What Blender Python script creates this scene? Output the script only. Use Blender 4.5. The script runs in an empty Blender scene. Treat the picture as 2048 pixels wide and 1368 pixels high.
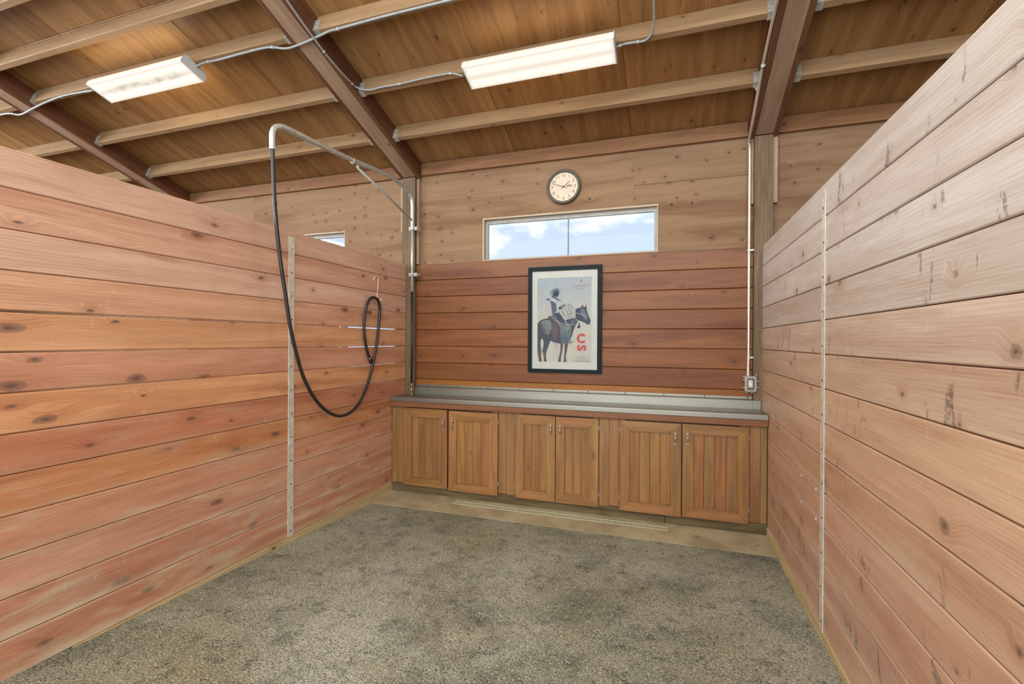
import bpy, bmesh, math, random
from mathutils import Vector, Matrix

rng = random.Random(11)
S = bpy.context.scene
COL = S.collection

# ------------------------------------------------------------------ camera
FPX, YAW, PITCH, ROLL = 935.075, 0.3223985, -0.0020226, -0.0052532
CAMZ = 1.53


def cam_axes():
    cy, sy, cp, sp = math.cos(YAW), math.sin(YAW), math.cos(PITCH), math.sin(PITCH)
    f = Vector((-sy * cp, cy * cp, sp))
    r = Vector((cy, sy, 0))
    d = f.cross(r)
    cr, sr = math.cos(ROLL), math.sin(ROLL)
    return cr * r + sr * d, -sr * r + cr * d, f


CR, CD, CF = cam_axes()
cam = bpy.data.cameras.new('camera')
cam.sensor_width = 36
cam.lens = FPX / 2048 * 36
cam.clip_start = 0.02
cam.clip_end = 500
camo = bpy.data.objects.new('camera', cam)
COL.objects.link(camo)
M = Matrix.Identity(4)
for i, a in enumerate((CR, -CD, -CF)):
    for j in range(3):
        M[j][i] = a[j]
M[2][3] = CAMZ
camo.matrix_world = M
S.camera = camo

S.view_settings.view_transform = 'Standard'
S.view_settings.look = 'None'
S.view_settings.gamma = 1
S.view_settings.exposure = 0.0
S.view_settings.use_curve_mapping = False


def lin(r, g, b, k=1.0):
    o = []
    for c in (r, g, b):
        c = c / 255
        o.append(k * (c / 12.92 if c <= 0.04045 else ((c + 0.055) / 1.055) ** 2.4))
    return (o[0], o[1], o[2], 1)


# ------------------------------------------------------------------ sky
W = bpy.data.worlds.new('sky')
S.world = W
W.use_nodes = True
nt = W.node_tree
nt.nodes.clear()
wo = nt.nodes.new('ShaderNodeOutputWorld')
bg = nt.nodes.new('ShaderNodeBackground')
tc = nt.nodes.new('ShaderNodeTexCoord')
mp = nt.nodes.new('ShaderNodeMapping')
mp.inputs['Scale'].default_value = (4.6, 4.6, 9)
mp.inputs['Location'].default_value = (1.3, 0.9, 2.4)
nz = nt.nodes.new('ShaderNodeTexNoise')
nz.inputs['Scale'].default_value = 1.0
nz.inputs['Detail'].default_value = 7
nz.inputs['Roughness'].default_value = 0.55
rp = nt.nodes.new('ShaderNodeValToRGB')
rp.color_ramp.elements[0].position = 0.50
rp.color_ramp.elements[0].color = (0.66, 0.80, 0.99, 1)
rp.color_ramp.elements[1].position = 0.64
rp.color_ramp.elements[1].color = (1.5, 1.5, 1.48, 1)
L = nt.links.new
L(tc.outputs['Generated'], mp.inputs[0])
L(mp.outputs[0], nz.inputs['Vector'])
L(nz.outputs['Fac'], rp.inputs[0])
L(rp.outputs[0], bg.inputs['Color'])
bg.inputs['Strength'].default_value = 1.0
L(bg.outputs[0], wo.inputs[0])


# ------------------------------------------------------------------ aisle daylight from behind, plus two added fill lights
def area(name, loc, target, sx, sy, power, color, spread=180):
    l = bpy.data.lights.new(name, 'AREA')
    l.shape = 'RECTANGLE'
    l.size, l.size_y = sx, sy
    l.energy = power
    l.color = color
    l.spread = math.radians(spread)
    o = bpy.data.objects.new(name, l)
    COL.objects.link(o)
    o.location = loc
    d = Vector(target) - Vector(loc)
    o.rotation_euler = d.to_track_quat('-Z', 'Y').to_euler()
    return o


area('aisle_daylight', (-1.2, -3.4, 2.3), (-1.0, 4.5, 1.5), 8.0, 4.0, 400, (0.95, 0.98, 0.98))
area('overhead_fill', (-1.0, -1.0, 4.75), (-1.0, 1.2, 0.0), 6.5, 1.8, 330, (0.97, 0.99, 0.95))  # added fill under the closed roof, brightens floor and near walls
area('left_high_fill', (-8.6, 0.2, 3.4), (0.7, 2.6, 1.9), 3.6, 1.4, 300, (0.96, 0.98, 1.0))  # added fill high on the left, no opening there, lifts the right wall

# ------------------------------------------------------------------ roof frame of reference
C0 = 1 / math.sqrt(1 + 0.334 ** 2)
NR = Vector((0, 0.334, 1)) * C0
SR = Vector((0, -1, 0.334)) * C0
P0 = Vector((0, 4.45, 3.312))


def roof(x, s, c):
    return Vector((x, 0, 0)) + P0 + s * SR + c * NR


# ------------------------------------------------------------------ mesh builder
class MB:
    def __init__(self):
        self.v, self.f, self.uv, self.lo, self.col, self.mi, self.sm = [], [], [], [], [], [], []

    def face(self, idx, uv=None, lo=None, col=(1, 1, 1, 0), mi=0, sm=False):
        self.f.append(idx)
        n = len(idx)
        self.uv.append(uv or [(self.v[i][0] + self.v[i][1], self.v[i][2]) for i in idx])
        self.lo.append(lo or [(0.5, 0.5)] * n)
        self.col.append(col)
        self.mi.append(mi)
        self.sm.append(sm)

    def box(self, a, b, grain=0, tint=(1, 1, 1), dust=0.0, bev=0.0, xf=None, mi=0, off=None):
        """box from corner a to b (local axes), uv along the grain axis; xf maps local -> world"""
        lo = [min(a[i], b[i]) for i in range(3)]
        hi = [max(a[i], b[i]) for i in range(3)]
        if off is None:
            off = (rng.uniform(0, 60), rng.uniform(0, 60))
        bev = min(bev, 0.45 * min(hi[i] - lo[i] for i in range(3)))
        base = len(self.v)
        P = []
        ids = {}
        for sx in (0, 1):
            for sy in (0, 1):
                for sz in (0, 1):
                    s = (sx, sy, sz)
                    for k in range(3):
                        if bev <= 0 and k > 0:
                            ids[(s, k)] = ids[(s, 0)]
                            continue
                        p = []
                        for i in range(3):
                            q = hi[i] if s[i] else lo[i]
                            if i != k and bev > 0:
                                q += -bev if s[i] else bev
                            p.append(q)
                        ids[(s, k)] = len(P)
                        P.append(p)
        for p in P:
            self.v.append(Vector(xf(*p)) if xf else Vector(p))
        tt = (tint[0], tint[1], tint[2], dust)
        others = [i for i in range(3) if i != grain]

        def emit(keys, nrm):
            pts = [P[ids[k]] for k in keys]
            if nrm == grain:
                ua, va = others
            else:
                ua = grain
                va = [i for i in others if i != nrm][0]
            uv = [(p[ua] + off[0], p[va] + 0.37 * p[nrm] + off[1]) for p in pts]
            d = max(hi[va] - lo[va], 1e-6)
            loc = [(p[ua], (p[va] - lo[va]) / d) for p in pts]
            self.face([base + ids[k] for k in keys], uv, loc, tt, mi)

        for k in range(3):
            i, j = [q for q in range(3) if q != k]
            for s in (0, 1):
                def mk(ci, cj):
                    t = [0, 0, 0]
                    t[k] = s
                    t[i] = ci
                    t[j] = cj
                    return (tuple(t), k)
                emit([mk(0, 0), mk(1, 0), mk(1, 1), mk(0, 1)], k)
        if bev > 0:
            for k in range(3):
                i, j = [q for q in range(3) if q != k]
                for ci in (0, 1):
                    for cj in (0, 1):
                        def mk2(e, kk):
                            t = [0, 0, 0]
                            t[k] = e
                            t[i] = ci
                            t[j] = cj
                            return (tuple(t), kk)
                        emit([mk2(0, i), mk2(1, i), mk2(1, j), mk2(0, j)], i)
            for s in [(x, y, z) for x in (0, 1) for y in (0, 1) for z in (0, 1)]:
                emit([(s, 0), (s, 1), (s, 2)], 0)
        return self

    def tube(self, pts, r, n=10, cap=True, col=(1, 1, 1, 0), mi=0):
        pts = [Vector(p) for p in pts]
        rr = r if isinstance(r, (list, tuple)) else [r] * len(pts)
        T = []
        for i in range(len(pts)):
            a = pts[max(i - 1, 0)]
            b = pts[min(i + 1, len(pts) - 1)]
            T.append((b - a).normalized())
        up = Vector((0, 0, 1)) if abs(T[0].z) < 0.9 else Vector((1, 0, 0))
        u = T[0].cross(up).normalized()
        base = len(self.v)
        run = 0
        for i, p in enumerate(pts):
            u = (u - u.dot(T[i]) * T[i]).normalized()
            w = T[i].cross(u)
            for k in range(n):
                a = 2 * math.pi * k / n
                self.v.append(p + rr[i] * (math.cos(a) * u + math.sin(a) * w))
        for i in range(len(pts) - 1):
            dl = (pts[i + 1] - pts[i]).length
            for k in range(n):
                k2 = (k + 1) % n
                self.face([base + i * n + k, base + i * n + k2, base + (i + 1) * n + k2, base + (i + 1) * n + k],
                          [(run, k / n), (run, (k + 1) / n), (run + dl, (k + 1) / n), (run + dl, k / n)], None, col, mi, True)
            run += dl
        if cap:
            self.face([base + k for k in range(n)], None, None, col, mi)
            e = base + (len(pts) - 1) * n
            self.face([e + k for k in range(n)], None, None, col, mi)
        return self

    def lathe(self, prof, org, axis=(0, 0, 1), n=24, col=(1, 1, 1, 0), mi=0, smooth=True):
        """prof: (radius, height along the axis)"""
        ax = Vector(axis).normalized()
        t = Vector((1, 0, 0)) if abs(ax.x) < 0.9 else Vector((0, 1, 0))
        u = ax.cross(t).normalized()
        w = ax.cross(u)
        base = len(self.v)
        for (r, h) in prof:
            for k in range(n):
                a = 2 * math.pi * k / n
                self.v.append(Vector(org) + ax * h + max(r, 1e-5) * (math.cos(a) * u + math.sin(a) * w))
        for i in range(len(prof) - 1):
            for k in range(n):
                k2 = (k + 1) % n
                self.face([base + i * n + k, base + i * n + k2, base + (i + 1) * n + k2, base + (i + 1) * n + k], None, None, col, mi, smooth)
        self.face([base + k for k in range(n)], None, None, col, mi)
        e = base + (len(prof) - 1) * n
        self.face([e + k for k in range(n)], None, None, col, mi)
        return self

    def prism(self, pts, extr, mi=0, col=(1, 1, 1, 0), grain=None, off=(0, 0)):
        """planar outline pts extruded by vector extr; uv along the grain vector when given"""
        pts = [Vector(p) for p in pts]
        e = Vector(extr)
        n = len(pts)
        base = len(self.v)
        self.v += pts + [p + e for p in pts]
        if grain is not None:
            g = Vector(grain).normalized()
            h = g.cross(e.normalized())

            def U(i):
                p = self.v[i]
                return (p.dot(g) + off[0], p.dot(h) + 0.37 * p.dot(e.normalized()) + off[1])
        else:
            U = None

        def fc(ix):
            self.face(ix, [U(i) for i in ix] if U else None, None, col, mi)
        fc([base + i for i in range(n)])
        fc([base + n + i for i in range(n)])
        for i in range(n):
            j = (i + 1) % n
            fc([base + i, base + j, base + n + j, base + n + i])
        return self

    def build(self, name, mats, parent=None, recalc=True):
        me = bpy.data.meshes.new(name)
        me.from_pydata([tuple(v) for v in self.v], [], self.f)
        if not isinstance(mats, (list, tuple)):
            mats = [mats]
        for m in mats:
            me.materials.append(m)
        me.uv_layers.new(name='UVMap')
        me.uv_layers.new(name='loc')
        me.color_attributes.new('tint', 'FLOAT_COLOR', 'CORNER')
        uvl, lol = me.uv_layers['UVMap'], me.uv_layers['loc']
        ca = me.color_attributes['tint']
        for p in me.polygons:
            p.material_index = self.mi[p.index]
            p.use_smooth = self.sm[p.index]
            for q, li in enumerate(p.loop_indices):
                uvl.data[li].uv = self.uv[p.index][q]
                lol.data[li].uv = self.lo[p.index][q]
                ca.data[li].color = self.col[p.index]
        if recalc:
            bm = bmesh.new()
            bm.from_mesh(me)
            bmesh.ops.recalc_face_normals(bm, faces=bm.faces)
            bm.to_mesh(me)
            bm.free()
        o = bpy.data.objects.new(name, me)
        COL.objects.link(o)
        if parent:
            o.parent = parent
        return o


def tag(o, label=None, cat=None, group=None, kind=None):
    if label:
        o['label'] = label
    if cat:
        o['category'] = cat
    if group:
        o['group'] = group
    if kind:
        o['kind'] = kind
    return o


def thing(name, label, cat, group=None):
    o = bpy.data.objects.new(name, None)
    o.empty_display_size = 0.05
    COL.objects.link(o)
    return tag(o, label, cat, group)


def smooth_path(pts, n=8):
    pts = [Vector(p) for p in pts]
    out = []
    for i in range(len(pts) - 1):
        p0 = pts[max(i - 1, 0)]
        p1, p2 = pts[i], pts[i + 1]
        p3 = pts[min(i + 2, len(pts) - 1)]
        for k in range(n):
            t = k / n
            out.append(0.5 * ((2 * p1) + (p2 - p0) * t + (2 * p0 - 5 * p1 + 4 * p2 - p3) * t * t + (3 * p1 - p0 - 3 * p2 + p3) * t ** 3))
    out.append(pts[-1])
    return out


# ------------------------------------------------------------------ materials
class NT:
    def __init__(self, name):
        self.m = bpy.data.materials.new(name)
        self.m.use_nodes = True
        self.t = self.m.node_tree
        self.t.nodes.clear()
        self.out = self.t.nodes.new('ShaderNodeOutputMaterial')
        self.b = self.t.nodes.new('ShaderNodeBsdfPrincipled')
        self.t.links.new(self.b.outputs[0], self.out.inputs[0])

    def n(self, typ, **kw):
        o = self.t.nodes.new(typ)
        for k, v in kw.items():
            setattr(o, k, v)
        return o

    def l(self, a, b):
        self.t.links.new(a, b)

    def put(self, sock, v):
        if hasattr(v, 'is_linked') or hasattr(v, 'links'):
            self.l(v, sock)
        else:
            sock.default_value = v

    def math(self, op, a, b=None, c=None, clamp=False):
        o = self.n('ShaderNodeMath', operation=op, use_clamp=clamp)
        self.put(o.inputs[0], a)
        if b is not None:
            self.put(o.inputs[1], b)
        if c is not None:
            self.put(o.inputs[2], c)
        return o.outputs[0]

    def ramp01(self, v, a, b, smooth=True):
        o = self.n('ShaderNodeMapRange', interpolation_type='SMOOTHSTEP' if smooth else 'LINEAR')
        self.put(o.inputs[0], v)
        o.inputs[1].default_value = a
        o.inputs[2].default_value = b
        return o.outputs[0]

    def mix(self, f, a, b, mode='MIX'):
        o = self.n('ShaderNodeMix', data_type='RGBA', blend_type=mode)
        self.put(o.inputs[0], f)
        self.put(o.inputs[6], a)
        self.put(o.inputs[7], b)
        return o.outputs[2]

    def noise(self, vec, scale=1.0, detail=3, rough=0.5, dist=0.0, dim='3D'):
        o = self.n('ShaderNodeTexNoise', noise_dimensions=dim)
        if vec is not None:
            self.l(vec, o.inputs['Vector'])
        o.inputs['Scale'].default_value = scale
        o.inputs['Detail'].default_value = detail
        o.inputs['Roughness'].default_value = rough
        o.inputs['Distortion'].default_value = dist
        return o.outputs['Fac']

    def xyz(self, x, y, z=0.0):
        o = self.n('ShaderNodeCombineXYZ')
        self.put(o.inputs[0], x)
        self.put(o.inputs[1], y)
        self.put(o.inputs[2], z)
        return o.outputs[0]


def wood(name, cA, cB, knot_keep=0.22, knot_col=(0.055, 0.03, 0.02, 1), kscale=(3.0, 5.2), kr=(0.03, 0.09), grain=1.0, fine=0.35,
         dust_col=lin(205, 190, 160), rough=0.5, spec=0.4, bump=0.15, scuff=0.0, streak=0.0, flecks=0.0, coat=0.0, scars=0.0):
    """boards: uv runs along the grain in metres; tint attribute colours each board, its alpha is how dusty the board is"""
    k = NT(name)
    uvn = k.n('ShaderNodeUVMap', uv_map='UVMap')
    lon = k.n('ShaderNodeUVMap', uv_map='loc')
    sp = k.n('ShaderNodeSeparateXYZ')
    k.l(uvn.outputs[0], sp.inputs[0])
    u, v = sp.outputs[0], sp.outputs[1]
    sl = k.n('ShaderNodeSeparateXYZ')
    k.l(lon.outputs[0], sl.inputs[0])
    vf = sl.outputs[1]
    att = k.n('ShaderNodeVertexColor', layer_name='tint')
    # knots
    vor = k.n('ShaderNodeTexVoronoi', voronoi_dimensions='2D', feature='F1')
    wob = k.noise(k.xyz(k.math('MULTIPLY', u, 14.0), k.math('MULTIPLY', v, 22.0)), 1.0, 3, 0.6)
    wv = k.math('MULTIPLY', k.math('SUBTRACT', wob, 0.5), 0.10)
    k.l(k.xyz(k.math('MULTIPLY_ADD', u, kscale[0], wv), k.math('MULTIPLY_ADD', v, kscale[1], wv)), vor.inputs['Vector'])
    vor.inputs['Scale'].default_value = 1.0
    vor.inputs['Randomness'].default_value = 0.9
    d = vor.outputs['Distance']
    sc = k.n('ShaderNodeSeparateColor')
    k.l(vor.outputs['Color'], sc.inputs[0])
    keep = k.math('LESS_THAN', sc.outputs[0], knot_keep)
    rad = k.math('MULTIPLY_ADD', k.math('POWER', sc.outputs[1], 2.0), kr[1] - kr[0], kr[0])
    rel = k.math('DIVIDE', d, rad)
    kin = k.math('MULTIPLY', k.ramp01(rel, 1.1, 0.75), keep)
    kcore = k.math('MULTIPLY', k.ramp01(rel, 0.6, 0.15), keep)
    halo = k.math('MULTIPLY', k.ramp01(rel, 4.5, 0.6), keep)
    # grain bends round the knots
    v2 = k.math('MULTIPLY_ADD', halo, 0.035, v)
    big = k.noise(k.xyz(k.math('MULTIPLY', u, 0.9 * grain), k.math('MULTIPLY', v2, 11.0 * grain)), 1.0, 4, 0.6, 0.6)
    bands = k.n('ShaderNodeTexWave', wave_type='BANDS', bands_direction='Y', wave_profile='SAW')
    k.l(k.xyz(k.math('MULTIPLY', u, 0.55 * grain), k.math('MULTIPLY', v2, 22.0 * grain)), bands.inputs['Vector'])
    bands.inputs['Scale'].default_value = 1.0
    bands.inputs['Distortion'].default_value = 7.0
    bands.inputs['Detail'].default_value = 2.5
    bands.inputs['Detail Scale'].default_value = 0.8
    fin = k.noise(k.xyz(k.math('MULTIPLY', u, 5.0), k.math('MULTIPLY', v2, 190.0)), 1.0, 3, 0.6)
    g = k.math('ADD', k.math('MULTIPLY', k.ramp01(big, 0.3, 0.7), 0.62), k.math('MULTIPLY', bands.outputs['Fac'], 0.38))
    col = k.mix(g, cA, cB)
    fdark = k.math('MULTIPLY', k.ramp01(fin, 0.42, 0.72), fine)
    col = k.mix(fdark, col, k.mix(1.0, col, (0.55, 0.46, 0.42, 1), 'MULTIPLY'))
    col = k.mix(k.math('MULTIPLY', halo, 0.35), col, k.mix(1.0, col, (0.72, 0.55, 0.45, 1), 'MULTIPLY'))
    if streak > 0:
        st = k.noise(k.xyz(k.math('MULTIPLY', u, 0.5), k.math('MULTIPLY', v2, 5.0)), 1.0, 3, 0.6, 0.3)
        col = k.mix(k.math('MULTIPLY', k.ramp01(st, 0.52, 0.62), streak), col, k.mix(1.0, col, (0.66, 0.5, 0.42, 1), 'MULTIPLY'))
    if flecks > 0:
        fl = k.noise(k.xyz(k.math('MULTIPLY', u, 9.0), k.math('MULTIPLY', v, 60.0)), 1.0, 2, 0.5)
        col = k.mix(k.math('MULTIPLY', k.ramp01(fl, 0.68, 0.74), flecks), col, (0.035, 0.02, 0.012, 1))
    col = k.mix(1.0, col, att.outputs['Color'], 'MULTIPLY')
    col = k.mix(k.math('MULTIPLY', kin, 0.62), col, knot_col)
    col = k.mix(k.math('MULTIPLY', kcore, 0.7), col, k.mix(0.5, knot_col, (0.02, 0.012, 0.01, 1)))
    # dust lying on the lower part of each board and pale scuffs
    dn = k.noise(k.xyz(k.math('MULTIPLY', u, 1.7), k.math('MULTIPLY', v, 9.0)), 1.0, 5, 0.65, 0.4)
    edge = k.ramp01(vf, 0.30, 0.0)
    edge2 = k.ramp01(vf, 0.9, 1.0)
    dm = k.math('ADD', k.math('ADD', k.ramp01(dn, 0.45, 0.75), k.math('MULTIPLY', edge, 0.55)), k.math('MULTIPLY', edge2, 0.25))
    dm = k.math('MULTIPLY', dm, att.outputs['Alpha'], clamp=True)
    col = k.mix(k.math('MULTIPLY', dm, 0.85), col, dust_col)
    if scuff > 0:
        sn = k.noise(k.xyz(k.math('MULTIPLY', u, 26.0), k.math('MULTIPLY', v, 9.0)), 1.0, 4, 0.7, 0.8)
        sn2 = k.noise(k.xyz(k.math('MULTIPLY', u, 1.3), k.math('MULTIPLY', v, 2.3)), 1.0, 2, 0.5)
        sm = k.math('MULTIPLY', k.ramp01(sn, 0.60, 0.70), k.ramp01(sn2, 0.45, 0.62))
        col = k.mix(k.math('MULTIPLY', sm, scuff), col, lin(215, 200, 175))
    if scars > 0:
        # dark chew and rope marks running across the boards
        s1 = k.noise(k.xyz(k.math('MULTIPLY', u, 9.0), k.math('MULTIPLY', v, 3.2)), 1.0, 3, 0.6, 1.6)
        s2 = k.noise(k.xyz(k.math('MULTIPLY', u, 1.6), k.math('MULTIPLY', v, 2.0)), 1.0, 2, 0.5)
        s3 = k.noise(k.xyz(k.math('MULTIPLY', u, 40.0), k.math('MULTIPLY', v, 70.0)), 1.0, 3, 0.7)
        sr = k.math('MULTIPLY', k.math('MULTIPLY', k.ramp01(s1, 0.60, 0.66), k.ramp01(s2, 0.48, 0.58)), k.ramp01(s3, 0.3, 0.6))
        col = k.mix(k.math('MULTIPLY', sr, scars), col, lin(84, 70, 64))
    k.l(col, k.b.inputs['Base Color'])
    rr = k.math('MULTIPLY_ADD', fin, 0.22, rough - 0.1)
    k.l(rr, k.b.inputs['Roughness'])
    k.b.inputs['Specular IOR Level'].default_value = spec
    if coat:
        k.b.inputs['Coat Weight'].default_value = coat
        k.b.inputs['Coat Roughness'].default_value = 0.42
    bp = k.n('ShaderNodeBump')
    bp.inputs['Strength'].default_value = bump
    bp.inputs['Distance'].default_value = 0.004
    hh = k.math('SUBTRACT', k.math('ADD', k.math('MULTIPLY', fin, 0.6), k.math('MULTIPLY', g, 0.5)), k.math('MULTIPLY', kcore, 1.0))
    k.l(hh, bp.inputs['Height'])
    k.l(bp.outputs[0], k.b.inputs['Normal'])
    return k.m


def plain(name, col, rough=0.5, metal=0.0, spec=0.5, var=0.12, scale=18.0, bump=0.0, emit=None, estr=0.0, aniso=0.0):
    k = NT(name)
    tcn = k.n('ShaderNodeTexCoord')
    nz = k.noise(tcn.outputs['Object'], scale, 4, 0.6)
    c2 = (col[0] * (1 - 2.2 * var), col[1] * (1 - 2.2 * var), col[2] * (1 - 2.2 * var), 1)
    c1 = (min(1, col[0] * (1 + var)), min(1, col[1] * (1 + var)), min(1, col[2] * (1 + var)), 1)
    k.l(k.mix(k.ramp01(nz, 0.3, 0.75), c1, c2), k.b.inputs['Base Color'])
    k.l(k.math('MULTIPLY_ADD', nz, 0.2, rough - 0.1), k.b.inputs['Roughness'])
    k.b.inputs['Metallic'].default_value = metal
    k.b.inputs['Specular IOR Level'].default_value = spec
    if bump:
        bp = k.n('ShaderNodeBump')
        bp.inputs['Strength'].default_value = bump
        bp.inputs['Distance'].default_value = 0.003
        k.l(nz, bp.inputs['Height'])
        k.l(bp.outputs[0], k.b.inputs['Normal'])
    if emit:
        k.b.inputs['Emission Color'].default_value = emit
        k.b.inputs['Emission Strength'].default_value = estr
    return k.m


PL = wood('partition_boards', lin(206, 152, 116), lin(174, 118, 86), knot_keep=0.52, knot_col=lin(108, 80, 70), kscale=(2.5, 5.4), kr=(0.05, 0.14), scuff=0.30, streak=0.45, rough=0.44, spec=0.5, coat=0.12)
PR = wood('pale_partition_boards', lin(214, 172, 146), lin(186, 140, 114), knot_keep=0.34, knot_col=lin(120, 96, 84), kr=(0.03, 0.10), kscale=(3.2, 3.6), scuff=0.45, streak=0.30, rough=0.42, spec=0.5, coat=0.25, scars=0.7)
WA = wood('wainscot_boards', lin(130, 80, 36), lin(100, 58, 26), knot_keep=0.55, knot_col=lin(72, 42, 32), kr=(0.03, 0.10), kscale=(3.2, 5.2), streak=0.6, rough=0.5, spec=0.4)
PLY = wood('wall_plywood', lin(148, 119, 92), lin(124, 96, 71), knot_keep=0.46, knot_col=lin(40, 26, 20), kscale=(5.5, 7.0), kr=(0.05, 0.095), grain=0.7, fine=0.25, streak=0.55, rough=0.65, spec=0.2, bump=0.08)
CEI = wood('roof_plywood', lin(160, 119, 73), lin(122, 85, 48), knot_keep=0.26, knot_col=lin(70, 46, 30), kscale=(3.6, 6.0), kr=(0.03, 0.09), grain=0.9, fine=0.45, streak=0.4, flecks=0.7, rough=0.55, spec=0.3, bump=0.1)
BEAM = wood('beam_timber', lin(168, 140, 116), lin(134, 106, 84), knot_keep=0.2, kr=(0.03, 0.09), grain=1.3, fine=0.5, rough=0.6, spec=0.25)
BEAMD = wood('dark_beam_timber', lin(118, 80, 56), lin(86, 54, 36), knot_keep=0.16, kr=(0.03, 0.09), grain=1.3, fine=0.5, rough=0.6, spec=0.25)
PURL = wood('purlin_timber', lin(160, 132, 100), lin(132, 104, 74), knot_keep=0.14, kr=(0.03, 0.08), grain=1.2, fine=0.35, rough=0.6, spec=0.25)
POST = wood('treated_post_timber', lin(126, 106, 84), lin(98, 82, 62), knot_keep=0.06, grain=1.2, fine=0.6, rough=0.7, spec=0.2)
CAB = wood('cabinet_pine', lin(160, 116, 68), lin(120, 84, 47), knot_keep=0.2, kscale=(3.0, 6.0), knot_col=lin(70, 46, 28), kr=(0.025, 0.075), grain=1.5, fine=0.45, streak=0.4, rough=0.48, spec=0.4, dust_col=lin(170, 150, 115))
RAIL = wood('red_cedar_rail', lin(138, 90, 56), lin(108, 66, 40), knot_keep=0.25, kr=(0.03, 0.07), rough=0.5)
KICK = wood('dark_sill_timber', lin(112, 96, 68), lin(72, 60, 40), knot_keep=0.1, grain=1.8, fine=0.7, rough=0.75, spec=0.2, dust_col=lin(160, 145, 110))
SILL = wood('incised_sill_board', lin(206, 182, 136), lin(172, 148, 104), knot_keep=0.05, grain=2.0, fine=0.5, rough=0.75, spec=0.2, dust_col=lin(200, 180, 140))
TRIMW = wood('window_liner_pine', lin(186, 168, 146), lin(168, 148, 124), knot_keep=0.05, rough=0.55)
GALV = plain('galvanised_steel', lin(186, 187, 180), 0.42, 0.4, 0.5, 0.12, 40)
STRAP = plain('strap_steel', lin(206, 198, 184), 0.5, 0.12, 0.5, 0.10, 26)
CONDUIT = plain('conduit_steel', lin(214, 200, 182), 0.38, 0.6, 0.5, 0.05, 20)
CABLE = plain('grey_cable', lin(150, 151, 152), 0.5, 0.2, 0.4, 0.08, 60)
RUBBER = plain('black_rubber', lin(38, 34, 31), 0.38, 0.0, 0.5, 0.15, 30)
HINGE = plain('dull_hinge_steel', lin(146, 132, 114), 0.45, 0.5, 0.4, 0.2, 80)
BRASS = plain('dull_brass', lin(150, 130, 90), 0.4, 0.7, 0.5, 0.15, 50)
NAIL = plain('dark_nail', lin(60, 52, 46), 0.5, 0.6)
PEWTER = plain('pewter', lin(190, 182, 166), 0.26, 0.85, 0.5, 0.15, 90)
BLACKM = plain('black_frame_paint', lin(20, 30, 32), 0.5, 0.0, 0.12, 0.1)
VINYL = plain('window_vinyl', lin(146, 142, 134), 0.45, 0.0, 0.5, 0.05)
MULL = plain('window_mullion', lin(120, 124, 126), 0.45)
MAT = plain('mat_board', lin(176, 176, 168), 0.8, 0.0, 0.1, 0.02)
PAPER = plain('print_paper', lin(166, 166, 158), 0.7, 0.0, 0.1, 0.06, 30)
CLKC = plain('clock_case', lin(86, 78, 66), 0.45, 0.0, 0.4, 0.08)
CLKF = plain('clock_face', lin(206, 190, 170), 0.6, 0.0, 0.2, 0.03)
INK = plain('clock_ink', lin(84, 68, 56), 0.6)
DRAIN = plain('drain_plastic', lin(192, 184, 152), 0.6, 0.0, 0.4, 0.08, 40)
DARK = plain('dark_void', lin(26, 24, 18), 0.9)
BOXP = plain('box_plastic', lin(168, 160, 148), 0.4, 0.0, 0.5, 0.04)
WHITEP = plain('receptacle_plastic', lin(226, 220, 206), 0.4, 0.0, 0.5, 0.03)
LHOUS = plain('fixture_paint', lin(196, 198, 200), 0.45, 0.0, 0.5, 0.04)


def steel_mat():
    k = NT('brushed_stainless')
    tcn = k.n('ShaderNodeTexCoord')
    mpn = k.n('ShaderNodeMapping')
    mpn.inputs['Scale'].default_value = (2.0, 160, 160)
    k.l(tcn.outputs['Object'], mpn.inputs[0])
    nz = k.noise(mpn.outputs[0], 1.0, 3, 0.6)
    bl = k.noise(tcn.outputs['Object'], 3.0, 3, 0.6)
    k.l(k.mix(nz, lin(156, 154, 144), lin(130, 128, 119)), k.b.inputs['Base Color'])
    k.b.inputs['Metallic'].default_value = 0.9
    k.l(k.math('ADD', k.math('MULTIPLY_ADD', nz, 0.12, 0.30), k.math('MULTIPLY', bl, 0.12)), k.b.inputs['Roughness'])
    return k.m


STEEL = steel_mat()


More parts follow.
